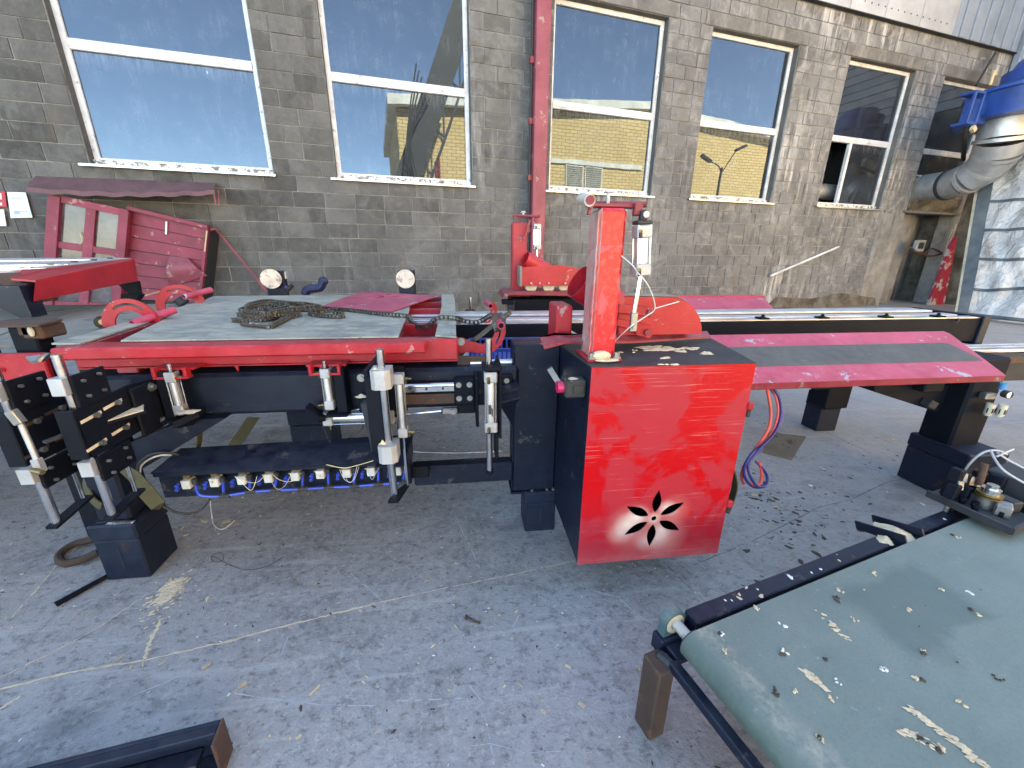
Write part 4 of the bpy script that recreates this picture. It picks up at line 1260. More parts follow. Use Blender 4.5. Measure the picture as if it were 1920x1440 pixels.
# ---- valve tray
TA = Vector((-.985, 1.25, 0)); TB = Vector((-.205, 1.25, 0))
m = MB(); m.prism([(-.99, 1.235, .407), (-.30, 1.235, .407), (-.30, 1.20, .407), (-.195, 1.20, .407), (-.19, 1.335, .455), (-.955, 1.335, .440)], (0, 0, .004)); m.box((-.985, 1.235, .395), (-.20, 1.238, .408)); m.box((-.20, 1.20, .38), (-.194, 1.335, .452))
tray = m.build('valve_tray', 'navy', mc)
MB().box((-1.005, 1.275, .292), (-.20, 1.335, .372), .004).build('tray_beam', 'navy', tray)
MB().box((-.99, 1.334, .37), (-.20, 1.338, .43)).build('tray_back', 'black', tray)
VX = [(-0.899, 1.25, 0.361), (-0.815, 1.25, 0.363), (-0.732, 1.25, 0.366), (-0.65, 1.25, 0.368), (-0.567, 1.25, 0.369), (-0.487, 1.25, 0.372), (-0.403, 1.25, 0.371), (-0.324, 1.25, 0.372), (-0.238, 1.25, 0.369)]
TX = [(-0.799, 1.245, 0.307), (-0.717, 1.245, 0.317), (-0.638, 1.245, 0.318), (-0.552, 1.245, 0.316), (-0.468, 1.245, 0.317), (-0.385, 1.245, 0.315), (-0.305, 1.245, 0.318), (-0.221, 1.245, 0.319)]
for i, v in enumerate(VX):
    v = Vector(v)
    m = MB()
    m.rbox(v, (.026, .034, .030), None, .002); m.rbox(v + Vector((0, -.0165, .003)), (.020, .002, .016), None)
    m.mi = 1; m.rbox(v + Vector((-.003, .012, .022)), (.022, .026, .018), None, .002); m.cyl(v + Vector((.013, 0, .004)), v + Vector((.026, 0, .004)), .005, 8); m.cyl(v + Vector((-.013, 0, .006)), v + Vector((-.022, 0, .006)), .005, 8)
    m.mi = 2
    m.rbox(v + Vector((.022, -.004, .006)), (.014, .014, .018), None, .002)
    m.mi = 3
    for q in ((-.028, -.002), (-.030, -.015)): m.cyl(v + Vector((q[0], -.004, q[1])), v + Vector((q[0], -.018, q[1] - .002)), .0052, 10)
    m.mi = 2
    for q in ((-.028, -.002), (-.030, -.015)): m.cyl(v + Vector((q[0], -.0181, q[1] - .002)), v + Vector((q[0], -.0184, q[1] - .002)), .0026, 8)
    m.build('solenoid_valve', ['valve', 'brass', 'rubber', 'tube_blue'], tray)
m = MB()
v0 = Vector(VX[0])
m.tube([v0 + Vector((.024, -.006, -.006)), v0 + Vector((.024, -.008, -.030)), v0 + Vector((.034, -.008, -.046)), Vector(TX[0]) + Vector((-.02, 0, -.001)), Vector(TX[0])], .0042, 8, 5)
for a, b in zip(TX, TX[1:]): m.cyl(a, b, .0042, 8)
for t, v in zip(TX, VX[1:]): m.tube([Vector(t), Vector(t) + Vector((0, 0, .012)), Vector(v) + Vector((.022, -.004, 0))], .0042, 8, 3)
m.build('air_tube', 'tube_blue', tray)
for t in TX:
    t = Vector(t); m = MB(); m.cyl(t + Vector((-.016, 0, 0)), t + Vector((.016, 0, 0)), .0062, 10); m.cyl(t, t + Vector((0, 0, .016)), .0060, 10); m.cyl(t, t + Vector((0, -.004, 0)), .006, 8)
    m.build('tee_fitting', 'rubber', tray)
rng = random.Random(5)
for i in range(7):
    m = MB(); a = Vector(VX[rng.randrange(2, 8)]) + Vector((rng.uniform(-.02, .03), -.02, .02)); b = a + Vector((rng.uniform(.03, .09), 0, rng.uniform(-.005, .012)))
    m.tube([a, a.lerp(b, .3) + Vector((0, -.012, -rng.uniform(.01, .05))), a.lerp(b, .7) + Vector((0, -.012, -rng.uniform(.01, .05))), b], .0007, 5)
    m.build('loose_wire', ('cable_grey', 'cable_white', 'cable_yellow')[i % 3], tray)
m = MB()
a = Vector((-0.444, 1.23, 0.429)); m.tube([(-0.46, 1.23, 0.412), (-0.413, 1.225, 0.4), (-0.379, 1.225, 0.402), (-0.308, 1.22, 0.423)], .0012, 5); m.build('loose_wire', 'cable_yellow', tray)

# ================================================================== STAND BLOCKS UNDER THE MACHINE
def stand_block(label, x0, x1, y0, y1, h, slit=True, open_top=False):
    t = thing('stand_block', label, 'stand block', ((x0 + x1) / 2, (y0 + y1) / 2, 0), group='steel stand blocks under the machine legs')
    m = MB()
    if open_top:
        w = .010
        m.box((x0, y0, 0), (x1, y1, h * .62), .004)
        m.box((x0, y0, h * .62), (x0 + w, y1, h)); m.box((x1 - w, y0, h * .62), (x1, y1, h)); m.box((x0, y1 - w, h * .62), (x1, y1, h)); m.box((x0, y0, h - w), (x1, y1, h))
    else:
        m.box((x0, y0, 0), (x1, y1, h * .72), .005); m.box((x0 - .003, y0 - .004, h * .725), (x1 + .003, y1 + .003, h), .006)
    m.build('block_shell', 'navy_block', t)
    if slit: MB().box(((x0 + x1) / 2 - .0015, y0 - .0015, h * .25), ((x0 + x1) / 2 + .0015, y0 + .001, h * .58)).build('slit', 'rubber', t)
    return t
b1 = stand_block('navy steel stand block under the clamp end leg with a flat bar beside it', -1.235, -1.098, 1.247, 1.392, .221)
m = MB(); m.box((-1.18, 1.25, .2215), (-1.10, 1.262, .2235)); m.build('paint_scrape', 'peel', b1)
stand_block('navy steel stand block under the leg left of the red cabinet', .222, .345, 1.339, 1.46, .184)
stand_block('dark stand block with an open slot at the far right leg', 2.222, 2.362, 2.098, 2.22, .245, False, True)
stand_block('dark stand block at the right front leg behind the conveyor gearbox', 2.196, 2.40, 1.325, 1.57, .245, False)
stand_block('navy stand block at the rear leg behind the valve tray', -.90, -.70, 2.00, 2.16, .31)
m = MB(); m.bar((-1.236, 1.261, 0.012), (-1.315, 1.156, 0.004), .022, .005, bev=.001); m.bar((-1.236, 1.261, 0.012), (-1.299, 1.145, 0.012), .003, .016)
tag(m.build('flat_bar', 'black'), 'black steel angle offcut lying on the concrete by the left stand block', 'steel bar')

# ---- webbing slings
def sling(pts, w, name, label, mat='webbing', h=.004):
    m = MB(); m.tube(pts, 1, 4, 5, flat=(w, h))
    return tag(m.build(name, mat), label, 'sling', 'webbing slings around the machine legs')
m = MB()
A = [(-1.076, 1.235, 0.429), (-1.037, 1.215, 0.401), (-1.011, 1.2, 0.352), (-0.997, 1.21, 0.295), (-0.999, 1.24, 0.274)]
B = [(-1.055, 1.235, 0.45), (-1.002, 1.215, 0.427), (-0.963, 1.2, 0.377), (-0.952, 1.21, 0.321), (-0.988, 1.26, 0.294)]
for p, q, p2, q2 in zip(A, B, A[1:], B[1:]):
    m.hexa([p, q, q2, p2, (p[0], p[1] - .004, p[2] + .002), (q[0], q[1] - .004, q[2] + .002), (q2[0], q2[1] - .004, q2[2] + .002), (p2[0], p2[1] - .004, p2[2] + .002)])
sg = thing('sling', 'olive webbing sling wrapped round the leg above the left stand block', 'sling', (-1.1, 1.25, .25), group='webbing slings around the machine legs')
m.build('strap', 'webbing', sg)
m = MB(); m.tube([(-1.209, 1.3, 0.4), (-1.222, 1.28, 0.363), (-1.202, 1.26, 0.316), (-1.174, 1.25, 0.29)], 1, 4, 5, flat=(.035, .004)); m.build('strap', 'webbing', sg)
m = MB(); m.prism([(-1.083, 1.98, 0.285), (-1.021, 1.98, 0.285), (-1.175, 1.98, 0.089), (-1.232, 1.98, 0.098)], (0, .006, 0)); tag(m.build('sling', 'webbing'), 'olive webbing sling slanting across the rear stand block', 'sling', 'webbing slings around the machine legs')
sling([(-0.893, 1.34, 0.566), (-0.9, 1.36, 0.509), (-0.923, 1.38, 0.441), (-0.962, 1.4, 0.378)], .030, 'sling', 'olive webbing sling hanging in two strands from the beam by the lifting cylinder')
m = MB(); m.tube([(-1.412, 1.443, 0.03), (-1.48, 1.433, 0.02), (-1.49, 1.384, 0.015), (-1.443, 1.339, 0.012), (-1.393, 1.346, 0.015), (-1.342, 1.364, 0.03)], .013, 8, 5)
tag(m.build('sling', 'webbing_brown'), 'brown rolled sling lying in a loop on the concrete beside the left stand block', 'sling', 'webbing slings around the machine legs')
sling([(0.919, 1.14, 0.362), (0.933, 1.13, 0.314), (0.927, 1.12, 0.266), (0.907, 1.11, 0.209)], .030, 'sling', 'olive sling showing behind the right edge of the red cabinet door')

# ================================================================== LIFT TABLE ON THE LEFT
tb = thing('lift_table', 'red framed lift table with worn steel top beside the saw cabinet', 'lift table', (-.6, 2.0, .72))
m = MB(); m.box((-1.20, 1.288, .764), (-.122, 1.345, .801), .006); m.build('front_bar', 'red', tb)
m = MB(); m.box((-1.19, 1.345, .722), (-.022, 1.365, .797), .004); m.box((-1.19, 1.345, .722), (-.022, 1.42, .729)); m.box((-1.19, 1.365, .789), (-.022, 1.40, .796)); m.build('front_channel', 'red', tb)
m = MB(); m.box((-1.46, 2.69, .73), (-.05, 2.76, .797), .004); m.build('rear_channel', 'red_dark', tb)
m = MB(); m.bar((-.055, 1.42, .760), (-.075, 2.70, .760), .05, .07, bev=.003); m.build('side_channel', 'red_dark', tb)
m = MB(); m.bar((-1.20, 1.42, .760), (-1.44, 2.70, .760), .05, .07, bev=.003); m.build('side_channel', 'red_dark', tb)
m = MB(); m.bar((-.245, 1.42, .755), (-.345, 2.70, .755), .04, .06); m.build('inner_channel', 'red_dark', tb)
m = MB(); m.bar((-1.055, 1.42, .755), (-1.42, 2.70, .755), .04, .06); m.build('inner_channel', 'red_dark', tb)
for yy in (1.75, 2.22, 2.52):
    f = (yy - 1.36) / 1.35
    m = MB(); m.box((-1.22 - .24 * f, yy - .02, .735), (-.06, yy + .02, .785), .003); m.build('cross_channel', 'red', tb)
m = MB(); m.prism([(-1.10, 1.42, .737), (-.05, 1.42, .737), (-.07, 2.7, .737), (-1.42, 2.7, .737)], (0, 0, -.003)); m.build('table_pan', 'red_dark', tb)
m = MB(); m.prism([(-1.252, 1.362, .798), (-1.168, 1.356, .798), (-1.432, 2.70, .798), (-1.50, 2.68, .798)], (0, 0, .005)); m.build('edge_strip', 'plate', tb)
m = MB(); m.prism([(-.098, 1.395, .798), (-.026, 1.362, .798), (-.040, 2.17, .798), (-.112, 2.17, .798)], (0, 0, .005)); m.build('edge_strip', 'plate', tb)
m = MB(); m.prism([(-.112, 2.176, .799), (-.040, 2.176, .799), (-.058, 2.78, .799), (-.142, 2.79, .799)], (0, 0, .005)); m.build('edge_strip', 'plate', tb)
m = MB(); m.prism([(-1.08, 1.388, .798), (-.222, 1.386, .798), (-.262, 2.02, .798), (-1.30, 2.03, .798)], (0, 0, .005)); m.build('top_plate', 'plate', tb)
m = MB(); m.prism([(-1.305, 2.037, .7985), (-.262, 2.026, .7985), (-.349, 2.80, .7985), (-1.535, 2.73, .7985)], (0, 0, .005)); m.build('top_plate', 'plate', tb)
# lugs that sit on the lifting cylinders
for xc in (-.880, -.436):
    m = MB()
    y = 1.262
    m.box((xc - .048, y, .706), (xc + .048, y + .030, .713), .002); m.box((xc - .048, y, .713), (xc - .038, y + .026, .742), .002); m.box((xc + .038, y, .713), (xc + .048, y + .026, .742), .002); m.box((xc - .060, y + .022, .730), (xc + .060, y + .10, .736))
    lg = m.build('lift_lug', 'red', tb)
    m = MB(); m.bolt((xc, y + .012, .713), (0, 0, 1), .009, .012); m.cyl((xc, y + .012, .72), (xc, y + .012, .735), .005, 8); m.build('bolt', 'zinc', lg)
for (px, py) in ((440, 682), (250, 682), (622, 678), (870, 680)):
    if px in (440,):
        m = MB(); p = Vector((-0.744, 1.36, 0.726)); m.prism([p + Vector((-.012, 0, .010)), p + Vector((.012, 0, .010)), p + Vector((.006, 0, -.028))], (0, .006, 0)); m.build('pointer', 'red', tb)
m = MB(); p = Vector((-1.058, 1.37, 0.722)); m.rbox(p, (.06, .04, .035), None, .003); m.build('pivot_lug', 'red_dark', tb)
m = MB(); p = Vector((-0.451, 1.38, 0.698)); m.rbox(p, (.07, .04, .05), None, .003); m.build('pivot_lug', 'red_dark', tb)
m = MB(); p = Vector((0.024, 1.38, 0.713)); m.rbox(Vector((0.024, 1.39, 0.711)), (.10, .03, .03), None, .003); m.build('pivot_lug', 'rust', tb)
m = MB(); m.tube([(-0.228, 1.769, 0.755), (-0.161, 1.776, 0.755), (-0.08, 1.783, 0.755)], .006, 8, 3); m.build('air_tube', 'tube_blue', tb)
m = MB(); m.cyl((-0.203, 1.744, 0.757), (-0.177, 1.754, 0.757), .009, 8); m.build('tee_fitting', 'rubber', tb)

def arc(cx, cz, y, r0, r1, a0, a1, n=18):
    o = [(cx + r1 * math.cos(R(a0 + (a1 - a0) * k / n)), y, cz + r1 * math.sin(R(a0 + (a1 - a0) * k / n))) for k in range(n + 1)]
    i = [(cx + r0 * math.cos(R(a1 + (a0 - a1) * k / n)), y, cz + r0 * math.sin(R(a1 + (a0 - a1) * k / n))) for k in range(n + 1)]
    return o + i
def quadrant(y, cx, cz, R1, R0, a0, a1, s0, s1, tube_a, tube_b, extra=None, bolt=None):
    m = MB()
    m.prism(arc(cx, cz, y, R0, R1, a0, a1), (0, .008, 0), [arc(cx, cz, y, (R0 + R1) / 2 - (R1 - R0) * .12, (R0 + R1) / 2 + (R1 - R0) * .12, s0, s1, 10)])
    if extra: m.prism(extra, (0, .008, 0))
    q = m.build('quadrant', 'red', tb)
    m = MB(); m.pipe(tube_a, tube_b, .0155, .011, 14); m.build('handle_tube', 'pink', q)
    if bolt: MB().bolt(bolt, (0, -1, 0), .011, .010).build('bolt', 'zinc', q)
    return q
# left pair: half rings standing over the edge strip
c = (-1.326, 1.78, 0.783)
quadrant(1.78, c[0], c[2], .108, .062, 8, 182, 50, 128, (-1.279, 1.72, 0.802), (-1.208, 1.86, 0.835))
c = (-1.505, 2.38, 0.77)
quadrant(2.38, c[0], c[2], .130, .085, 20, 200, 40, 120, (-1.451, 2.33, 0.84), (-1.384, 2.46, 0.866))
m = MB(); m.cyl((-1.446, 1.8, 0.796), (-1.478, 1.84, 0.79), .026, 18); m.mi = 1; m.cyl((-1.438, 1.79, 0.798), (-1.482, 1.845, 0.789), .012, 12)
m.build('guide_wheel', ['rubber', 'zinc'], tb)
m = MB(); m.cyl((-1.523, 2.4, 0.824), (-1.503, 2.4, 0.796), .03, 14); m.build('guide_wheel', 'darkgrey', tb)
# right pair: hooked arms reaching past the table end
for y, s, pts in ((1.42, 1.0, [(860,652), (872,640), (905,648), (930,644), (944,628), (950,604), (949,592), (941,592), (934,622), (925,634), (935,605), (929,605), (915,634)]),):
    pass
def hook(y, outer, inner, slot, ta, tb_, bolt):
    m = MB(); m.prism(outer + inner[::-1], (0, .008, 0), [slot])
    q = m.build('quadrant', 'red', tb)
    m = MB(); m.pipe(ta, tb_, .0130, .009, 14); m.build('handle_tube', 'pink', q)
    MB().bolt(bolt, (0, -1, 0), .009, .010).build('bolt', 'zinc', q)
hook(1.44, [(-0.025, 1.44, 0.723), (0.018, 1.44, 0.73), (0.067, 1.44, 0.723), (0.106, 1.44, 0.728), (0.136, 1.44, 0.754), (0.152, 1.44, 0.797), (0.152, 1.44, 0.838), (0.14, 1.44, 0.865)],
     [(-0.023, 1.44, 0.782), (-0.003, 1.44, 0.782), (0.019, 1.44, 0.77), (0.067, 1.44, 0.757), (0.097, 1.44, 0.768), (0.115, 1.44, 0.803), (0.124, 1.44, 0.834), (0.124, 1.44, 0.861)],
     [(0.12, 1.44, 0.76), (0.132, 1.44, 0.787), (0.138, 1.44, 0.823), (0.132, 1.44, 0.823), (0.126, 1.44, 0.789), (0.114, 1.44, 0.762)],
     (0.127, 1.52, 0.841), (0.128, 1.36, 0.839), (-0.011, 1.438, 0.769))
hook(2.00, [(-0.036, 2, 0.693), (0.007, 2, 0.695), (0.062, 2, 0.684), (0.114, 2, 0.723), (0.149, 2, 0.766), (0.168, 2, 0.795), (0.165, 2, 0.829), (0.149, 2, 0.845)],
     [(-0.034, 2, 0.749), (-0.008, 2, 0.749), (0.029, 2, 0.738), (0.074, 2, 0.721), (0.103, 2, 0.745), (0.13, 2, 0.779), (0.138, 2, 0.803), (0.131, 2, 0.834)],
     [(0.122, 2, 0.747), (0.146, 2, 0.776), (0.154, 2, 0.8), (0.149, 2, 0.803), (0.138, 2, 0.779), (0.114, 2, 0.75)],
     (0.118, 2.1, 0.833), (0.129, 1.9, 0.837), (-0.021, 1.997, 0.742))

# ---- loose red plate with a flower cut in it, lying on the table
c0 = Vector((-0.487, 2.659, 0.807))
PX = [(-0.716, 2.113, 0.807), (-0.696, 2.949, 0.807), (-0.15, 2.646, 0.807), (-0.335, 1.941, 0.807)]
pet = []
rot0 = .35
for k in range(6):
    t = rot0 + k * math.pi / 3
    d = Vector((math.cos(t), math.sin(t), 0)); nn = Vector((-d.y, d.x, 0))
    a = c0 + d * .022; L = .105
    up = [a + d * L * q / 6 + nn * .014 * math.sin(math.pi * q / 6) for q in range(1, 6)]
    dn = [a + d * L * q / 6 - nn * .014 * math.sin(math.pi * q / 6) for q in range(5, 0, -1)]
    pet.append([a] + up + [a + d * L] + dn)
m = MB(); m.prism(PX, (0, 0, .003), pet)
tag(m.build('loose_plate', 'pink'), 'loose red sheet plate with flower shaped slots lying on the steel table top', 'metal plate')

# ---- roller chain heaped on the table
ch = thing('roller_chain', 'oily roller chain heaped on the steel table and trailing off its right end', 'chain', (-0.886, 2.06, 0.803))
m = MB()
LK = .0190
def chain_run(pts, z0=None, side=None, sub=8):
    P = [Vector(p) for p in pts]
    Q = []
    n = len(P)
    for i in range(n - 1):
        a, b, c, d = P[max(i - 1, 0)], P[i], P[i + 1], P[min(i + 2, n - 1)]
        for k in range(sub):
            t = k / sub
            Q.append(.5 * ((2 * b) + (-a + c) * t + (2 * a - 5 * b + 4 * c - d) * t * t + (-a + 3 * b - 3 * c + d) * t ** 3))
    Q.append(P[-1])
    # resample at the link pitch
    S = [Q[0]]; acc = 0
    for a, b in zip(Q, Q[1:]):
        L = (b - a).length
        while acc + L >= LK:
            t = (LK - acc) / L
            a = a.lerp(b, t); S.append(a); L = (b - a).length; acc = 0
        acc += L
    for i, (a, b) in enumerate(zip(S, S[1:])):
        d = (b - a).normalized()
        sd = Vector((0, 0, 1)) if side is None else Vector(side)
        sd = (sd - d * sd.dot(d))
        sd = sd.normalized() if sd.length > 1e-4 else Vector((0, 1, 0))
        w = .0058 if i % 2 else .0080
        for q in (-1, 1):
            m.bar(a - d * .0045 + sd * w * q, b + d * .0045 + sd * w * q, .0145, .0018, sd)
        m.cyl(a - sd * .009, a + sd * .009, .0052, 6)
rng = random.Random(12)
zt = .812
def zz(px, py, z): return None
runs = [
 [(-0.912, 1.721, 0.812), (-0.832, 1.689, 0.812), (-0.781, 1.766, 0.812), (-0.814, 1.889, 0.812), (-0.913, 1.864, 0.812), (-1.023, 2.003, 0.812), (-1.023, 2.156, 0.812), (-0.846, 2.086, 0.812)],
 [(-0.917, 1.776, 0.825), (-0.814, 1.699, 0.825), (-0.773, 1.767, 0.825), (-0.876, 1.934, 0.825), (-0.981, 1.976, 0.825), (-1.037, 2.179, 0.825), (-0.947, 2.22, 0.825), (-0.793, 2.082, 0.825), (-0.65, 1.957, 0.825)],
 [(-0.898, 1.776, 0.838), (-0.776, 1.708, 0.838), (-0.752, 1.798, 0.838), (-0.712, 1.863, 0.838), (-0.645, 1.932, 0.838)],
 [(-0.935, 1.876, 0.838), (-0.936, 2.025, 0.838), (-0.881, 2.063, 0.838), (-0.792, 1.958, 0.838), (-0.783, 1.833, 0.838), (-0.81, 1.786, 0.838)],
 [(-1.016, 2.094, 0.83), (-1, 2.226, 0.83), (-0.859, 2.129, 0.83), (-0.755, 2.081, 0.83), (-0.644, 1.956, 0.83)],
 [(-0.756, 1.732, 0.83), (-0.734, 1.798, 0.82), (-0.708, 1.862, 0.815), (-0.771, 1.896, 0.82), (-0.766, 2.002, 0.815), (-0.688, 1.983, 0.812), (-0.679, 2.076, 0.812)],
 [(-0.703, 1.561, 0.812), (-0.709, 1.655, 0.812), (-0.721, 1.791, 0.812), (-0.703, 1.83, 0.815)],
 [(-0.582, 2.013, 0.812), (-0.634, 1.962, 0.812), (-0.69, 1.931, 0.812), (-0.643, 1.846, 0.812), (-0.518, 1.778, 0.812), (-0.539, 1.872, 0.812), (-0.614, 1.909, 0.812)],
]
for rn in runs: chain_run(rn)
trail = [(-0.673, 2.057, 0.812), (-0.577, 2.013, 0.812), (-0.461, 1.934, 0.812), (-0.349, 1.844, 0.812), (-0.241, 1.775, 0.812), (-0.22, 1.753, 0.79), (-0.182, 1.719, 0.775), (-0.139, 1.694, 0.79), (-0.109, 1.722, 0.812), (-0.037, 1.704, 0.814), (0.003, 1.766, 0.79), (0.061, 1.764, 0.785), (0.098, 1.721, 0.81), (0.12, 1.609, 0.84), (0.171, 1.695, 0.82), (0.226, 1.907, 0.81)]
chain_run(trail, side=(0, 0, 1))
chain_run([(0.128, 1.4, 0.834), (0.119, 1.42, 0.811), (0.108, 1.43, 0.836), (0.117, 1.44, 0.861), (0.137, 1.45, 0.863), (0.146, 1.44, 0.846), (0.141, 1.43, 0.824)], side=(0, 1, 0))
chain_run([(0.118, 1.5, 0.824), (0.071, 1.5, 0.786), (0.032, 1.5, 0.756), (-0.009, 1.5, 0.712), (-0.059, 1.5, 0.675), (-0.071, 1.48, 0.672)], side=(0, 1, 0))
m.build('chain_links', 'chain', ch, kind='stuff')
m = MB(); m.cyl((-0.833, 1.622, 0.811), (-0.708, 1.556, 0.811), .0062, 10)
sr = m.build('threaded_end', 'rust', ch)
for a, b in (((-0.792, 1.607, 0.811), (-0.78, 1.6, 0.811)), ((-0.763, 1.593, 0.811), (-0.753, 1.587, 0.811))): MB().cyl(a, b, .0115, 6).build('nut', 'zinc', sr)
m = MB(); m.bar((-0.707, 1.545, 0.811), (-0.716, 1.687, 0.811), .012, .010); m.build('threaded_lug', 'chain', ch)

# ================================================================== BEHIND THE TABLE AND THE RAILS
fs = thing('far_saw_station', 'far red saw station with roller shoe standing behind the bright rails', 'sawmill machine', (.8, 2.95, 0))
m = MB(); m.box((.34, 2.72, .14), (.86, 3.1, .775), .004); m.build('cabinet', 'black', fs)
m = MB(); m.box((.30, 2.70, .20), (.345, 2.76, .775), .004); m.build('cabinet_leg', 'darkgrey', fs)
m = MB(); m.prism([(0.274, 2.68, 0.816), (0.313, 2.68, 0.826), (0.775, 2.68, 0.828), (0.777, 2.68, 0.8), (0.313, 2.68, 0.809), (0.264, 2.68, 0.785)], (0, .36, 0)); m.build('table_lip', 'red_dark', fs)
m = MB(); m.box((.26, 2.69, .745), (.34, 2.75, .775), .003); m.build('lip_support', 'black', fs)
m = MB(); m.box((.352, 2.90, .80), (.455, 3.02, 1.272), .008); fc = m.build('column', 'red', fs)
m = MB(); m.box((.33, 2.86, .778), (.47, 3.05, .80), .003); m.build('base_plate', 'red_dark', fc)
m = MB(); m.heap((.40, 2.87, .81), .035, 8, (1.2, .6, .35)); m.heap((.46, 2.80, .80), .05, 8, (1.2, .7, .2)); m.build('sawdust_heap', 'sawdust', fc)
m = MB(); m.bar((0.358, 2.88, 1.301), (0.528, 2.88, 1.31), .03, .016); m.cyl((0.351, 2.88, 1.31), (0.517, 2.8, 1.301), .009, 10); m.bar((0.464, 2.86, 1.284), (0.433, 2.86, 1.18), .016, .012); m.cyl((0.428, 2.87, 1.17), (0.423, 2.84, 1.169), .012, 10); m.bar((0.493, 2.86, 1.292), (0.518, 2.86, 1.272), .02, .02); m.build('lever_arm', 'red_dark', fs)
m = MB(); m.cyl((0.419, 2.88, 1.305), (0.419, 2.88, 1.331), .009, 8); m.bolt((0.419, 2.88, 1.328), (0, 0, 1), .014, .01); m.build('adjusting_bolt', 'alu_white', fs)
air_cylinder(fs, (0.51, 2.85, 1.258), (0.514, 2.85, 1.095), .020, 12, .050, (0.518, 2.85, 0.983), .007, fit=(-.4, -1, 0))
hd = MB(); hd.prism([(0.4, 2.76, 0.982), (0.658, 2.76, 0.997), (0.739, 2.76, 0.987), (0.8, 2.76, 0.967), (0.836, 2.76, 0.932), (0.841, 2.76, 0.86), (0.402, 2.76, 0.861)], (0, .12, 0))
hs = hd.build('roller_shoe', 'red', fs)
MB().prism([(0.385, 2.755, 0.989), (0.399, 2.755, 0.989), (0.401, 2.755, 0.858), (0.387, 2.755, 0.858)], (0, .13, 0)).build('shoe_end', 'beltgrey', hs)
for p in ((0.471, 2.8, 0.854), (0.595, 2.8, 0.854), (0.708, 2.8, 0.854)):
    MB().cyl((p[0], p[1], p[2]), (p[0], p[1] + .05, p[2]), .040, 18).build('roller', 'cream', hs)
for p in ((0.463, 2.755, 0.879), (0.522, 2.755, 0.879), (0.584, 2.755, 0.879), (0.699, 2.755, 0.879), (0.763, 2.755, 0.879)):
    MB().bolt(p, (0, -1, 0), .0075, .007, washer=False).build('bolt', 'zinc', hs)
m = MB(); m.pipe((0.423, 2.8, 1.033), (0.623, 2.84, 0.934), .055, .051, 22); m.build('dust_spout', 'red', fs)
m = MB()
m.prism([(1.1, 2.80, .775), (2.22, 2.80, .775), (2.20, 2.62, .700), (1.1, 2.62, .700)], (0, 0, -.004)); m.build('slide', 'pink', fs)
m = MB(); m.box((1.1, 2.80, .70), (2.24, 2.81, .785)); m.box((1.1, 2.805, .768), (2.24, 2.86, .784), .002); m.build('slide_back', 'pink', fs)
m = MB(); m.prism([(2.20, 2.62, .69), (2.225, 2.80, .775), (2.225, 2.80, .70), (2.20, 2.64, .66)], (.004, 0, 0)); m.build('slide_end', 'red_dark', fs)
m = MB(); m.box((2.10, 2.66, .17), (2.22, 2.78, .69), .005); m.box((2.05, 2.66, .60), (2.42, 2.76, .70), .004); m.build('slide_leg', 'black', fs)
for pts in ([(0.406, 2.66, 0.8), (0.428, 2.66, 0.769), (0.44, 2.66, 0.752)], [(0.507, 2.66, 0.765), (0.519, 2.66, 0.751), (0.551, 2.66, 0.751)]):
    pass

def disc_post(px, label, extra=False):
    pass
for lab, cpx, d0, d1, p0, p1 in (('scuffed round disc on a dark post with a small grey box beside it', 0, (-1.244, 2.88, 0.898), (-1.265, 2.93, 0.894), (-1.303, 2.93, 0.793), (-1.187, 2.93, 0.946)), ('scuffed round steel disc on a dark post standing alone before the block wall', 0, (-0.383, 2.88, 0.898), (-0.39, 2.93, 0.895), (-0.438, 2.93, 0.79), (-0.328, 2.93, 0.952))):
    t = thing('roller_post', lab, 'roller post', (d0[0], 2.95, 0), group='roller posts with round end discs')
    MB().box((min(p0[0], p1[0]), 2.93, .55), (max(p0[0], p1[0]), 2.99, max(p0[2], p1[2])), .004).build('post', 'navy', t)
    MB().box((min(p0[0], p1[0]) + .03, 2.95, 0), (max(p0[0], p1[0]) - .03, 3.0, .55)).build('post_foot', 'navy', t)
    MB().cyl(d0, d1, .062, 26).build('end_disc', 'disc', t)
m = MB(); m.rbox((-1.204, 2.98, 0.916), (.05, .05, .05), None, .004); bx = m.build('sensor_box', 'alu_white'); 
m2 = bx; tag(bx, 'small pale grey sensor box beside the left disc post', 'sensor')
m = MB(); m.cyl((-1.193, 2.95, 0.805), (-1.141, 2.95, 0.855), .013, 10); m.mi = 1; m.cyl((-1.194, 2.95, 0.844), (-1.183, 2.95, 0.83), .014, 10); m.mi = 0; m.rbox((-1.199, 2.95, 0.791), (.03, .03, .03))
tag(m.build('pedal_lever', ['rubber', 'hose_blue']), 'small black lever with violet cap behind the steel table', 'lever')
m = MB()
m.tube([(-1.072, 2.95, 0.787), (-1.049, 2.95, 0.823), (-0.996, 2.95, 0.83), (-0.964, 2.95, 0.84), (-0.941, 2.95, 0.876)], .028, 10, 5); m.ball((-0.941, 2.95, 0.879), .034, 12, (1, .6, .9)); m.ball((-1.058, 2.95, 0.808), .03, 10, (1, .6, .8))
tag(m.build('cast_part', 'navy_cast'), 'dark blue curved cast part poking up behind the steel table', 'machine part')
m = MB(); m.cyl((0.046, 2.6, 0.711), (0.049, 2.6, 0.805), .010, 12); m.mi = 1; m.cyl((0.046, 2.6, 0.707), (0.047, 2.6, 0.717), .035, 14); m.bolt((0.026, 2.58, 0.72), (0, 0, 1), .009, .012); m.bolt((0.066, 2.58, 0.72), (0, 0, 1), .009, .012)
tag(m.build('guide_pin', ['chrome', 'darkgrey']), 'short polished pin on a flange behind the rails right of the table', 'pin')

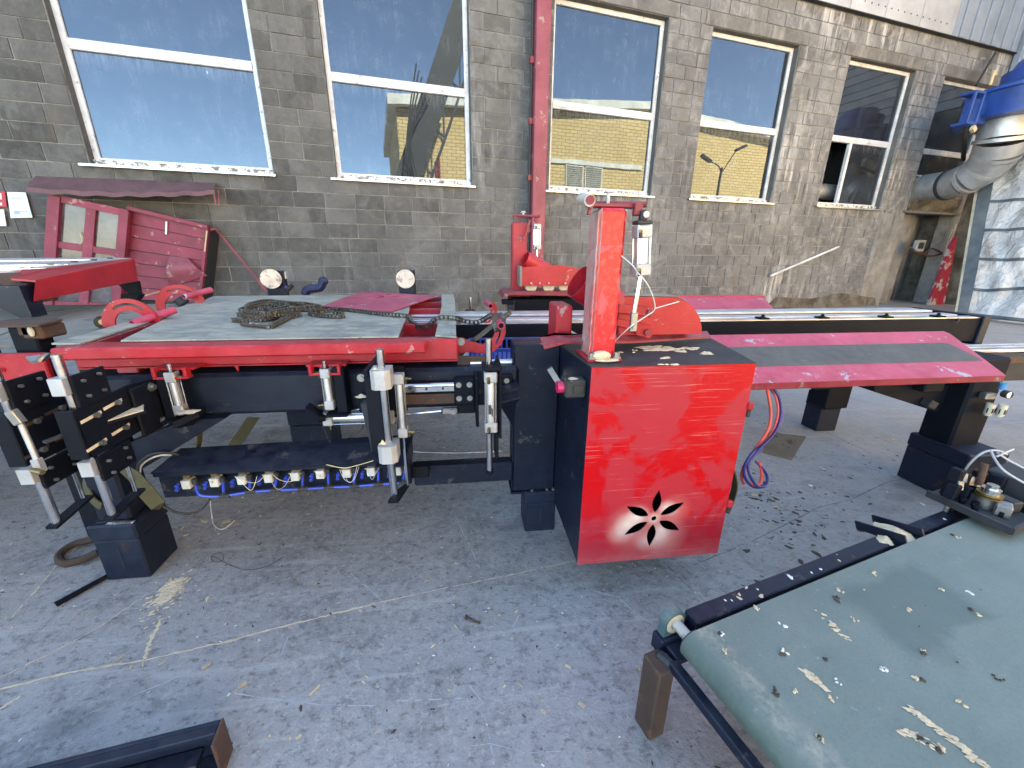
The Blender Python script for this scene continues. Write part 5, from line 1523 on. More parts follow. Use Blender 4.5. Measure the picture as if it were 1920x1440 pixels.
# ---- blue plastic crate under the rails
cr = thing('plastic_crate', 'blue slatted plastic crate standing under the bright rails', 'crate', (.3, 1.85, .60))
CA, CB = (.02, 1.72, .600), (.53, 1.96, .672)
m = MB(); m.box((CA[0], CA[1], .664), (CB[0], CA[1] + .010, .674), .001); m.box((CA[0], CB[1] - .010, .664), (CB[0], CB[1], .674), .001); m.box((CA[0], CA[1], .664), (CA[0] + .01, CB[1], .674)); m.box((CB[0] - .01, CA[1], .664), (CB[0], CB[1], .674)); m.build('rim', 'plastic_blue', cr)
m = MB(); m.box((CA[0], CA[1], .600), (CB[0], CA[1] + .008, .612)); m.box((CA[0], CB[1] - .008, .600), (CB[0], CB[1], .612)); m.box((CA[0], CA[1], .600), (CB[0], CB[1], .603)); m.build('base', 'plastic_blue', cr)
for k in range(26):
    x = CA[0] + .004 + k * (CB[0] - CA[0] - .012) / 25
    MB().box((x, CA[1] + .001, .612), (x + .006, CA[1] + .006, .664)).build('slat', 'plastic_blue', cr)
for k in range(20):
    x = CA[0] + .004 + k * (CB[0] - CA[0] - .012) / 19
    MB().box((x, CB[1] - .006, .612), (x + .009, CB[1] - .001, .664)).build('slat', 'plastic_blue', cr)
m = MB(); m.box((.12, 1.75, .560), (.32, 1.98, .598), .003); m.box((-.05, 1.45, .53), (.0, 2.0, .56)); m.box((.13, 1.45, .52), (.30, 2.0, .559)); m.build('crate_support', 'black', mc)

rt = thing('rail_track', 'dark rail beam with bright rails beyond the slide at the right edge', 'sawmill track', (2.75, 1.75, .5))
a_, b_ = Vector((2.781, 1.8, 0.573)), Vector((2.851, 1.8, 0.413))
m = MB(); m.box((a_.x, 1.80, b_.z), (4.6, 1.95, a_.z), .004); m.build('beam', 'darkgrey', rt)
for yy in (1.82, 1.885, 1.935): MB().bar((a_.x - .06, yy, a_.z + .012), (4.6, yy, a_.z + .012), .022, .018, bev=.003).build('guide_rail', 'rail', rt)
m = MB(); m.rbox((2.838, 1.74, 0.564), (.17, .10, .035), None, .003); m.build('end_block', 'rust', rt)
m = MB(); m.box((3.9, 1.82, 0), (4.0, 1.93, b_.z), .004); m.build('leg', 'black', rt)
m = MB(); m.box((a_.x + .1, 1.84, 0), (a_.x + .2, 1.93, b_.z), .004); m.build('leg', 'black', rt)
# ---- hoses and cables
hz = thing('hose_bundle', 'coiled red and dark blue air hoses hanging from under the slide', 'hoses', (1.18, 1.33, 0))
def hose(pts, mat, nm='hose', r=.0055): return MB().tube(pts, r, 8, 7).build(nm, mat, hz)
hose([(1.168, 1.36, 0.593), (1.174, 1.34, 0.549), (1.181, 1.32, 0.489), (1.176, 1.31, 0.426), (1.134, 1.3, 0.351), (1.094, 1.29, 0.293), (1.078, 1.28, 0.247), (1.096, 1.28, 0.202)], 'hose_red')
hose([(1.195, 1.37, 0.588), (1.215, 1.35, 0.544), (1.222, 1.33, 0.483), (1.197, 1.31, 0.413), (1.133, 1.29, 0.345), (1.092, 1.28, 0.289), (1.082, 1.27, 0.248), (1.111, 1.26, 0.214), (1.148, 1.26, 0.211), (1.157, 1.27, 0.248), (1.135, 1.27, 0.306)], 'hose_red')
hose([(1.191, 1.36, 0.592), (1.223, 1.34, 0.54), (1.227, 1.32, 0.476), (1.198, 1.3, 0.413), (1.132, 1.28, 0.357), (1.09, 1.27, 0.304), (1.09, 1.25, 0.26), (1.132, 1.25, 0.211), (1.176, 1.26, 0.209), (1.181, 1.27, 0.242), (1.144, 1.27, 0.287), (1.125, 1.28, 0.304)], 'hose_blue')
hose([(1.186, 1.37, 0.589), (1.232, 1.36, 0.532), (1.257, 1.35, 0.474), (1.238, 1.33, 0.425), (1.171, 1.3, 0.373), (1.104, 1.28, 0.34), (1.076, 1.27, 0.286), (1.083, 1.26, 0.24), (1.122, 1.26, 0.203), (1.165, 1.26, 0.198), (1.176, 1.26, 0.219)], 'hose_blue')
def cable(label, pts, mat, r, grp='loose cables round the valve tray'):
    return tag(MB().tube(pts, r, 7, 6).build('cable', mat), label, 'cable', grp)
cable('thick black cable arching from the leg to the left end of the valve tray', [(-1.07, 1.29, 0.387), (-1.056, 1.29, 0.419), (-1.012, 1.29, 0.448), (-0.957, 1.29, 0.449), (-0.938, 1.33, 0.41)], 'rubber', .0045)
cable('white cable arching beside the black one behind the left end of the valve tray', [(-1.077, 1.3, 0.362), (-1.06, 1.3, 0.406), (-1.011, 1.3, 0.435), (-0.965, 1.31, 0.433), (-0.946, 1.35, 0.396)], 'cable_white', .003)
cable('black cable drooping under the left end of the valve tray', [(-1.021, 1.26, 0.313), (-0.995, 1.25, 0.281), (-0.955, 1.25, 0.249), (-0.905, 1.26, 0.242), (-0.869, 1.28, 0.276)], 'rubber', .0042)
cable('thin white cable with its loose end curling on the concrete below the valve tray', [(-0.883, 1.3, 0.259), (-1.064, 1.553, 0.03), (-1.039, 1.515, 0.004), (-0.991, 1.487, 0.004), (-0.973, 1.539, 0.004)], 'cable_white', .0022)
cable('thin black wires hanging behind the horizontal cylinder', [(-0.495, 1.34, 0.508), (-0.484, 1.34, 0.459), (-0.496, 1.34, 0.422), (-0.439, 1.34, 0.44), (-0.366, 1.34, 0.482), (-0.363, 1.34, 0.514)], 'rubber', .0016)
cable('grey wire running along the floor behind the lower rail', [(-0.333, 2.089, 0.004), (-0.227, 2.065, 0.004), (-0.048, 2.04, 0.004), (0.192, 2.035, 0.004)], 'cable_grey', .003)

# ================================================================== GREEN BELT CONVEYOR, BOTTOM RIGHT
cv = thing('belt_conveyor', 'green belt conveyor with bearing and rusty leg in the lower right foreground', 'conveyor', (0, 0, 0), frame=CONV)
BT = .300
rr = .034
m = MB(CONV)
prof = [(2.6, BT)] + [(.02 - rr * math.sin(R(a)) * 1.0, BT - rr + rr * math.cos(R(a))) for a in range(0, 181, 15)] + [(2.6, BT - 2 * rr)]
nv = 10
V = []
for (u, z) in prof:
    V.append([m.bm.verts.new(Vector((u, -.004 - .9 * k / nv, z))) for k in range(nv + 1)])
for i in range(len(V) - 1):
    for k in range(nv): m._face([V[i][k], V[i + 1][k], V[i + 1][k + 1], V[i][k + 1]])
ea = [r[0] for r in V]; m._face(ea)
m.build('belt', 'belt', cv)
MB(CONV).cyl((.02, .001, BT - rr), (.02, -.003, BT - rr), rr * .86, 22).build('roller_end', 'darkgrey', cv)
m = MB(CONV); m.box((.05, .014, .232), (1.85, .056, .288), .004); m.build('side_rail', 'navy', cv)
m = MB(CONV); m.box((-.035, -.95, .205), (-.012, .0, .228), .003); m.build('cross_bar', 'navy', cv)
m = MB(CONV); m.cyl((.02, -.002, BT - rr), (.02, .052, BT - rr), .0125, 16); m.build('shaft', 'disc', cv)
c = (.018, .055, BT - rr)
m = MB(CONV)
pts = []
for a in range(-20, 201, 20): pts.append((c[0] + .030 * math.cos(R(a)), .046, c[2] + .004 + .030 * math.sin(R(a))))
pts += [(c[0] - .030, .046, c[2] - .030), (c[0] + .030, .046, c[2] - .030)]
m.prism(pts, (0, .022, 0)); br = m.build('bearing', 'teal_cast', cv)
MB(CONV).pipe((c[0], .0445, c[2]), (c[0], .047, c[2]), .0245, .0128, 20).build('bearing_ring', 'sawdust', br)
m = MB(CONV); m.box((-.022, .038, .190), (.050, .072, .235), .003); m.box((-.010, .0, .200), (.040, .040, .222), .003); m.build('bearing_bracket', 'navy_block', cv)
m = MB(CONV); m.rbox((-.028, .012, .212), (.022, .05, .02), Matrix.Rotation(.3, 3, 'Z'), .006); m.build('weld_plate', 'darkgrey', cv)
m = MB(CONV); m.box((-.066, -.010, 0), (-.022, .046, .212), .004); m.build('leg', 'rust', cv)
m = MB(CONV); m.box((1.7, .010, 0), (1.75, .056, .23), .004); m.build('leg', 'rust', cv)
for uu in (.80, .885):
    m = MB(CONV); m.prism([(uu, .115, .262), (uu, .125, .285), (uu, .005, .318), (uu, -.008, .292)], (.006, 0, 0)); m.build('guide_fin', 'navy', cv)
m = MB(CONV); m.heap((.778, .034, .291), .030, 12, (.85, .75, .5)); m.heap((.846, .045, .293), .036, 12, (.95, 1.5, .42)); m.build('sawdust_heap', 'sawdust', cv)
# drive and gearbox at the far end
gb = MB(CONV)
P0 = Vector((1.182, -0.001, 0.335))
gx, gy = P0.x, P0.y
gb.prism([(gx - .09, gy - .10, .318), (gx + .22, gy - .10, .318), (gx + .22, gy + .10, .318), (gx - .07, gy + .10, .318)], (0, 0, .010))
gbo = gb.build('drive_plate', 'darkgrey', cv)
m = MB(CONV)
for a, b in (((gx - .09, gy - .10), (gx + .22, gy - .10)), ((gx - .09, gy - .10), (gx - .07, gy + .10))): m.bar((a[0], a[1], .330), (b[0], b[1], .330), .008, .022)
m.build('plate_edge', 'darkgrey', gbo)
hx, hy = gx + .015, gy - .005
MB(CONV).cyl((hx, hy, .328), (hx, hy, .362), .027, 24).build('hub', 'zinc', gbo)
for z0, z1, r_, nm, mt in ((.362, .368, .031, 'brass_ring', 'brass'), (.371, .377, .030, 'brass_ring', 'brass'), (.368, .371, .024, 'spacer', 'black'), (.377, .392, .022, 'chuck', 'chrome'), (.392, .404, .014, 'chuck', 'chrome')):
    MB(CONV).cyl((hx, hy, z0), (hx, hy, z1), r_, 24).build(nm, mt, gbo)
m = MB(CONV); m.rbox((hx - .012, hy - .040, .346), (.05, .034, .036), Matrix.Rotation(.35, 3, 'Z'), .003); m.build('clamp_block', 'zinc', gbo)
m = MB(CONV); m.rbox((hx + .042, hy - .030, .346), (.040, .05, .036), Matrix.Rotation(-.2, 3, 'Z'), .003); m.build('clamp_block', 'darkgrey', gbo)
for q in ((-.045, .035), (-.035, .010), (-.060, .0), (-.030, -.045), (.075, -.035), (.085, .005), (.070, -.06), (.09, .05), (-.05, .06)):
    m = MB(CONV); m.pipe((hx + q[0], hy + q[1], .328), (hx + q[0], hy + q[1], .346), .0085, .0045, 12); m.build('socket_screw', 'black', gbo)
for q, h, w, dd in (((-.062, .060), .385, .030, .03), ((-.030, .075), .425, .034, .03), ((.012, .070), .405, .030, .028), ((.085, .060), .400, .030, .03), ((.125, .030), .395, .034, .04), ((-.012, .045), .372, .030, .02)):
    m = MB(CONV); m.rbox((hx + q[0], hy + q[1], .33 + (h - .33) / 2), (w, dd, h - .33), Matrix.Rotation(.12, 3, 'Y'), .003); m.build('mount_block', 'black', gbo)
for q, z in (((-.045, .050), .395), ((-.008, .060), .41), ((.035, .055), .392), ((.06, .045), .386)):
    MB(CONV).bar((hx + q[0], hy + q[1], z - .03), (hx + q[0] + .004, hy + q[1] + .006, z), .016, .010, bev=.002).build('shim', 'zinc', gbo)
m = MB(CONV); m.cyl((hx + .045, hy + .040, .37), (hx + .058, hy + .050, .440), .009, 14); m.build('tension_stud', 'rust', gbo)
m = MB(CONV); m.box((gx + .15, gy - .09, .33), (gx + .3, gy + .06, .40), .005); m.build('motor_body', 'darkgrey', gbo)
m = MB(CONV); m.cyl((gx - .05, gy + .05, .23), (gx - .05, gy + .05, .318), .007, 8); m.cyl((gx - .03, gy - .04, .235), (gx - .03, gy - .04, .318), .008, 8); m.build('mount_stud', 'zinc', gbo)
for pts in ([(1.69, 1.02, 0.343), (1.663, 1, 0.402), (1.65, 0.98, 0.454), (1.664, 0.97, 0.481), (1.709, 0.97, 0.481), (1.749, 0.97, 0.465)], [(1.664, 0.96, 0.487), (1.641, 0.93, 0.474), (1.643, 0.9, 0.45), (1.709, 0.88, 0.412)], [(1.725, 0.98, 0.469), (1.744, 0.96, 0.451), (1.798, 0.94, 0.424)], [(1.711, 0.97, 0.459), (1.741, 0.97, 0.473), (1.783, 0.98, 0.477)]):
    MB().tube(pts, .0032, 8, 6).build('grey_cable', 'cable_grey', gbo)

# ---- drips and scraps on the belt
rng = random.Random(21)
sc = thing('belt_scraps', 'bird droppings, shavings and sawdust smears scattered on the green belt', 'debris', (.5, -.3, BT), frame=CONV)
m = MB(CONV)
SP = [(0.155, -0.108, 0.301), (0.16, -0.168, 0.301), (0.149, -0.204, 0.301), (0.06, -0.163, 0.301), (0.101, -0.168, 0.301), (0.194, -0.195, 0.301), (0.345, -0.239, 0.301), (0.362, -0.293, 0.301), (0.221, -0.3, 0.301), (0.235, -0.318, 0.301), (0.725, -0.161, 0.301), (0.675, -0.133, 0.301), (0.425, -0.215, 0.301), (0.217, -0.148, 0.301), (0.2, -0.011, 0.301), (0.065, -0.032, 0.301), (0.58, -0.042, 0.301), (0.434, -0.047, 0.301), (0.404, -0.059, 0.301), (0.375, -0.111, 0.301), (0.212, -0.066, 0.301), (0.064, -0.24, 0.301), (0.041, -0.065, 0.301), (0.494, -0.294, 0.301), (0.971, -0.042, 0.301), (0.304, -0.199, 0.301), (0.523, -0.137, 0.301), (0.659, -0.201, 0.301)]
def splat(mm, p, r, rng, el=1.0, ang=0, h=.0008):
    n = 11
    ca, sa = math.cos(ang), math.sin(ang)
    pts = []
    for k in range(n):
        t = 2 * math.pi * k / n
        q = r * rng.uniform(.45, 1.1)
        x, y = q * math.cos(t) * el, q * math.sin(t)
        pts.append((p[0] + x * ca - y * sa, p[1] + x * sa + y * ca, p[2]))
    top = [mm.bm.verts.new(Vector((p[0] + (a[0] - p[0]) * .6, p[1] + (a[1] - p[1]) * .6, p[2] + h * rng.uniform(.7, 1.6)))) for a in pts]
    bot = [mm.bm.verts.new(Vector(a)) for a in pts]
    mm._face(top)
    for k in range(n):
        j = (k + 1) % n
        mm._face([bot[k], bot[j], top[j], top[k]])
for i, p in enumerate(SP):
    m.mi = (0, 1, 1, 2, 1)[i % 5]
    
    for _ in range(4):
        splat(m, (p[0] + rng.gauss(0, .0035), p[1] + rng.gauss(0, .0035), p[2] + _ * 1e-5), rng.uniform(.0016, .0042), rng, rng.uniform(1.0, 1.9), rng.uniform(0, 3), .0022)
    if i % 3 == 0:
        m.mi = 2
        splat(m, (p[0] + rng.uniform(-.010, .010), p[1] + rng.uniform(-.010, .010), p[2] + .0004), .0045, rng, 1.6, rng.uniform(0, 3), .003)
m.mi = 1
for a, b, n in (((0.266, -0.264, 0.301), (0.271, -0.362, 0.301), 90), ((0.154, -0.147, 0.301), (0.155, -0.186, 0.301), 30), ((0.324, -0.074, 0.301), (0.308, -0.139, 0.301), 18), ((0.206, -0.281, 0.301), (0.234, -0.326, 0.301), 20)):
    for k in range(n):
        t = rng.random()
        q = lerp(a, b, t)
        splat(m, (q[0] + rng.gauss(0, .004), q[1] + rng.gauss(0, .004), q[2] + k * 6e-6), rng.uniform(.0012, .0048), rng, 2.0, -.95 + rng.uniform(-.3, .3), .0009)
for k in range(26):
    m.mi = rng.choice((1, 1, 2))
    splat(m, (rng.uniform(.03, 1.6), rng.uniform(-.85, -.02), .3011 + k * 1e-5), rng.uniform(.0012, .003), rng, 1.5, rng.uniform(0, 3), .0006)
m.build('droppings', ['canister', 'sawdust', 'bark'], sc, kind='stuff')
m = MB(CONV)
for k in range(20):
    m.mi = rng.choice((0, 2, 1))
    splat(m, (rng.uniform(.06, 1.2), rng.uniform(.018, .052), .2885 + k * 1e-5), rng.uniform(.002, .0065), rng, 1.6, rng.uniform(0, 3), .0008)
m.build('rail_scraps', ['canister', 'bark', 'sawdust'], sc, kind='stuff')

# ================================================================== STEEL BEAM, BOTTOM LEFT
m = MB()
a, b = Vector((-0.549, 0.679, 0.1)), Vector((-0.846, 0.635, 0.1))
d = (b - a).normalized(); nrm = Vector((-d.y, d.x, 0))
if nrm.y > 0: nrm = -nrm
b = a + d * 1.2
sb = thing('steel_beam', 'rust ended navy channel beam lying at the lower left corner', 'steel beam', (a.x, a.y, 0))
def bx(u0, u1, v0, v1, z0, z1, nm, mat):
    mm = MB(); mm.hexa([a + d * u + nrm * v + Vector((0, 0, z - .10)) for z in (z0, z1) for u, v in ((u0, v0), (u1, v0), (u1, v1), (u0, v1))], .002); return mm.build(nm, mat, sb)
bx(.006, 1.2, 0, .010, .0, .10, 'web', 'navy_block'); bx(.006, 1.2, .010, .055, .0, .012, 'flange', 'navy_block'); bx(.006, 1.2, .010, .030, .088, .10, 'flange', 'navy_block')
ep = bx(.0, .006, -.001, .056, .0, .101, 'end_plate', 'rust')
bx(.045, 1.2, .012, .05, .035, .046, 'rib', 'navy_block')
m = MB(); p = a + d * .03 + nrm * .0105; m.cyl(p + Vector((0, 0, -.03)), p + nrm * .001 + Vector((0, 0, -.03)), .008, 12); m.build('bolt_hole', 'rust', sb)

# ================================================================== LEFT SIDE: DECK, TEE POST, TRACK BED
dk = thing('feed_deck', 'low wide deck of grey tan panels with a red front at the left edge', 'feed table', (-2.2, 1.9, .65))
zd = .765
N0, N1, F0, F1 = (-2.103, 1.463, 0.765), (-1.422, 1.535, 0.765), (-3.355, 2.697, 0.765), (-1.558, 2.679, 0.765)
SA, SB = (-1.844, 1.909, 0.765), (-2.122, 2.657, 0.765)
SC = (-1.799, 1.723, 0.765)
m = MB(); m.prism([N0, (-1.639, 1.512, 0.765), (-1.869, 1.963, 0.765), (-2.118, 2.644, 0.765), F0], (0, 0, -.012)); m.build('top_panel', 'beltgrey', dk)
m = MB(); m.prism([(-1.64, 1.525, 0.763), N1, F1, (-2.127, 2.673, 0.763), (-1.87, 1.974, 0.763)], (0, 0, -.012)); m.build('top_panel', 'beltgrey', dk)
m = MB(); m.box((-3.2, 1.405, .650), (-1.33, 1.425, .762), .004); m.bolt((-1.455, 1.404, 0.712), (0, -1, 0), .006, .006); m.build('front_panel', 'red', dk)
m = MB(); m.box((-3.2, 1.44, .55), (-1.40, 1.56, .65), .004); m.build('deck_beam', 'navy', dk)
for xx in (-2.9, -2.3):
    m = MB(); m.box((xx, 1.46, 0), (xx + .12, 1.58, .55), .005); m.build('deck_leg', 'navy', dk)
    m = MB(); m.box((xx, 2.6, 0), (xx + .12, 2.72, .75), .005); m.build('deck_leg', 'navy', dk)

te = thing('tee_post', 'brown rusty flat topped tee post standing left of the lift table', 'post', (-1.45, 1.5, .2))
m = MB(); m.prism([(-1.515, 1.472, 0.852), (-1.489, 1.569, 0.852), (-1.431, 1.577, 0.852), (-1.343, 1.525, 0.852), (-1.312, 1.408, 0.852), (-1.413, 1.396, 0.852)], (0, 0, -.006)); m.build('top_plate', 'rust', te)
m = MB(); m.rbox((-1.385, 1.5, 0.819), (.06, .09, .045), None, .006); m.rbox((-1.408, 1.49, 0.825), (.035, .07, .035), None, .005); m.build('head_block', 'rust', te)
m = MB(); m.ball((-1.379, 1.45, 0.823), .013, 8, (.7, .5, 1.3)); m.build('foam_blob', 'cream', te)
p = Vector((-1.421, 1.5, 0.773)); m = MB(); m.box((p.x - .045, 1.47, .0), (p.x + .03, 1.53, .835), .005); m.build('post', 'black', te)

tk_ = thing('track_bed', 'raised track bed with red end cover and bright rails at the left edge', 'sawmill track', (-2.2, 2.3, .76))
A_, B_, C_, D_ = (Vector(q) for q in ((-1.851, 2, 0.858), (-1.955, 2.75, 0.893), (-1.94, 2.75, 1.016), (-1.815, 2, 0.946)))
bk_ = Vector((-.10, .05, 0))
m = MB(); m.hexa([A_, B_, B_ + Vector((0, .012, 0)), A_ + Vector((0, .012, 0)), D_, C_, C_ + Vector((0, .012, 0)), D_ + Vector((0, .012, 0))], .003)
E1, E2 = Vector((-1.962, 2.06, 0.951)), Vector((-2.079, 2.25, 0.981))
m.prism([D_ + Vector((.002, 0, .001)), C_ + Vector((0, 0, .001)), Vector((-2.03, 2.85, 1.02)), Vector((-1.981, 2.25, 0.986)), E2, E1], (0, 0, -.008))
cv_ = m.build('end_cover', 'red_face', tk_)
m = MB(); m.prism([(-3.45, 3.3, 1.003), (-2.297, 3.05, 1.023), (-2.027, 2.86, 1.023), (-1.986, 2.26, 0.988), (-2.088, 2.26, 0.983), (-2.171, 2.05, 0.958)], (0, 0, -.02)); m.build('rail_plate', 'rail', tk_)
for a, b in (((-3.063, 2.95, 0.993), (-2.189, 2.85, 1.009)), ((-2.604, 2.5, 0.982), (-2.04, 2.45, 0.994)), ((-2.403, 2.3, 0.97), (-2.064, 2.28, 0.985))):
    m = MB(); m.bar(a, b, .018, .014, bev=.002); m.build('rail_bar', 'chrome', tk_)
for (px, py, yy) in ((45, 502, 2.28), (95, 496, 2.42), (139, 491.5, 2.6), (176, 488, 2.75), (206, 485, 2.86)):
    p = Vector((-2.098, 2.28, 0.987)) if px == 45 else Vector({95: (-2.1, 2.42, 0.996), 139: (-2.136, 2.6, 1.005), 176: (-2.152, 2.75, 1.012), 206: (-2.147, 2.86, 1.019)}[px])
    MB().cyl(p, p + Vector((0, 0, .006)), .014, 8).build('clamp_nut', 'rubber', tk_)
m = MB(); m.prism([(-2.053, 1.98, 0.923), (-1.866, 1.98, 0.925), (-1.858, 1.98, 0.794), (-1.899, 1.98, 0.783), (-2.06, 1.98, 0.906)], (0, .07, 0)); m.build('brace_leg', 'navy', tk_)
m = MB(); m.rbox((-1.958, 2.12, 0.886), (.10, .12, .085), None, .003); m.rbox((-2.117, 2.2, 0.942), (.25, .14, .05), None, .003); m.build('bed_beam', 'rust', tk_)
m = MB(); m.prism([(-2.097, 2.8, 0.867), (-1.984, 2.8, 0.889), (-1.991, 2.8, 0.783), (-2.022, 2.8, 0.776), (-2.084, 2.8, 0.848)], (0, .02, 0)); m.prism([(-2.026, 2.7, 0.819), (-1.922, 2.7, 0.818), (-1.969, 2.7, 0.771), (-2.021, 2.7, 0.772)], (0, .05, 0)); m.build('rear_bracket', 'black', tk_)
m = MB(); m.cyl((-2.034, 2.75, 0.769), (-2.055, 2.75, 0.691), .035, 10); m.build('bed_foot', 'black', tk_)
MB().bar((-2.308, 3.3, 0.752), (-2.14, 3.3, 0.794), .012, .012)
m = MB(); m.bar((-2.105, 3, 0.782), (-1.97, 3.05, 0.823), .008, .008); tag(m.build('white_stick', 'woodchip'), 'thin pale stick lying between the red end cover and the red half rings', 'stick')

# ================================================================== WRECKED KIOSK AGAINST THE WALL
ko = thing('kiosk', 'collapsed maroon wooden kiosk with four panes leaning on the block wall', 'kiosk', (-2.8, -.3, 0), frame=WALL)
def quad(tl, tr, br, bl):
    tl, tr, br, bl = map(Vector, (tl, tr, br, bl))
    return lambda u, v: tl.lerp(tr, u).lerp(bl.lerp(br, u), v)
FQ = quad((-3.188, -0.28, 1.608), (-2.575, -0.28, 1.468), (-2.913, -0.28, 0.4), (-3.567, -0.28, 0.451))
def qbar(Q, u0, v0, u1, v1, w, nm, par, mat, dep=.05, off=0.0):
    m = MB(WALL)
    a, b = Q(u0, v0), Q(u1, v1)
    o = Vector((0, -off, 0))
    m.bar(a + o, b + o, w, dep, (0, -1, 0), .003); return m.build(nm, mat, par)
qbar(FQ, .03, 0, .03, 1, .10, 'stile', ko, 'maroon_wood', .07, .012)
qbar(FQ, .95, 0, .95, 1, .085, 'stile', ko, 'maroon_wood', .07, .010)
qbar(FQ, .0, .02, 1, .02, .075, 'rail', ko, 'maroon_wood', .06, .005)
qbar(FQ, .5, .02, .5, 1, .085, 'mullion', ko, 'maroon_wood', .055, .004)
qbar(FQ, .05, .42, .95, .42, .070, 'rail', ko, 'maroon_wood', .05, .002)
qbar(FQ, .05, .97, .95, .97, .075, 'rail', ko, 'maroon_wood', .05, .002)
for u0, u1, v0, v1 in ((.08, .47, .05, .40), (.53, .91, .05, .40), (.08, .47, .45, .94), (.53, .91, .45, .94)):
    m = MB(WALL); pts = [FQ(u0, v0), FQ(u1, v0), FQ(u1, v1), FQ(u0, v1)]; m.prism(pts, (0, .006, 0)); m.build('pane', 'glass2', ko)
BQ = quad((-2.597, -0.22, 1.488), (-1.87, -0.22, 1.309), (-2.118, -0.22, 0.444), (-2.903, -0.22, 0.516))
npk = 7
for k in range(npk):
    v0, v1 = k / npk + .004, (k + 1) / npk - .004
    m = MB(WALL); pts = [BQ(0, v0), BQ(1, v0), BQ(1, v1), BQ(0, v1)]; m.prism(pts, (0, .022, 0)); m.build('plank', 'maroon_wood', ko)
m = MB(WALL); m.prism([BQ(0, 0) + Vector((0, .03, 0)), BQ(1, 0) + Vector((0, .03, 0)), BQ(1, 1) + Vector((0, .03, 0)), BQ(0, 1) + Vector((0, .03, 0))], (0, .01, 0)); m.build('backing', 'rubber', ko)
qbar(BQ, 0, -.02, 1.0, -.02, .045, 'top_trim', ko, 'maroon_wood', .10, .01)
qbar(BQ, .985, 0, .985, 1, .03, 'corner_trim', ko, 'maroon_wood', .06, .012)
m = MB(WALL); a, b = BQ(1.0, .01), BQ(1.0, 1); m.hexa([b, b + Vector((.05, .18, 0)), b + Vector((.05, .20, 0)), b + Vector((0, .02, 0)), a, a + Vector((.05, .18, 0)), a + Vector((.05, .20, 0)), a + Vector((0, .02, 0))]); m.build('end_board', 'rubber', ko)
m = MB(WALL); a, b = BQ(.992, .03), BQ(.99, .30); m.bar(a + Vector((0, -.045, 0)), b + Vector((0, -.045, 0)), .014, .004, (0, -1, 0)); m.build('bare_splinter', 'woodchip', ko)
m = MB(WALL)
PQ = quad((-2.317, -0.25, 0.999), (-2.142, -0.25, 0.975), (-1.982, -0.25, 0.771), (-2.393, -0.25, 0.645))
m.grid(lambda u, v: PQ(u, v) + Vector((0, -.09 * math.sin(math.pi * min(1, v * 1.05)) * (1 - .5 * u), 0)), 8, 8); m.build('bulged_panel', 'maroon', ko)
m = MB(WALL); m.tube([(-3.063, -0.3, 1.245), (-3.057, -0.3, 1.163), (-3.097, -0.3, 1.096), (-3.062, -0.3, 1.052), (-3.086, -0.3, 0.995)], 1, 4, 3, flat=(.012, .003)); m.build('peeling_strip', 'sawdust', ko)
m = MB(WALL); m.bar(BQ(.46, .03) + Vector((0, -.012, 0)), BQ(.47, .18) + Vector((0, -.012, 0)), .018, .012, (0, -1, 0)); m.build('hasp', 'zinc', ko)
cn = thing('canopy', 'bent rusty maroon sheet canopy fixed to the wall over the collapsed kiosk', 'canopy', (-2.6, 0, 1.7), frame=WALL)
def cfn(u, v):
    b = Vector(lerp((-3.44, -0.02, 1.815), (-1.766, -0.02, 1.836), u)); f = Vector(lerp((-3.335, -0.4, 1.657), (-1.683, -0.4, 1.712), u))
    p = b.lerp(f, v)
    p.z += -.030 * math.sin(math.pi * u) * v + .008 * math.sin(u * 40) * v
    return p
m = MB(WALL); m.grid(cfn, 26, 4); m.build('roof_sheet', 'rustroof', cn)
m = MB(WALL); m.grid(lambda u, v: cfn(u, 1) + Vector((0, -.004 * v, -.045 * v)), 26, 1); m.build('edge_fold', 'rustroof', cn)
for q in (0, .05): 
    m = MB(WALL); m.bar(Vector((-1.692, -0.4, 1.717)) + Vector((q, 0, 0)), Vector((-1.704, -0.38, 1.552)) + Vector((q * .6, 0, 0)), .012, .005); m.build('hanging_strap', 'maroon', cn)
m = MB(WALL); m.tube([(-1.864, -0.2, 1.293), (-1.818, -0.18, 1.306), (-1.776, -0.12, 1.212), (-1.603, -0.08, 0.89), (-1.421, -0.06, 0.551)], .014, 8, 4); tag(m.build('strut', 'maroon'), 'thin maroon rod running down from the kiosk corner to the left disc post', 'rod')

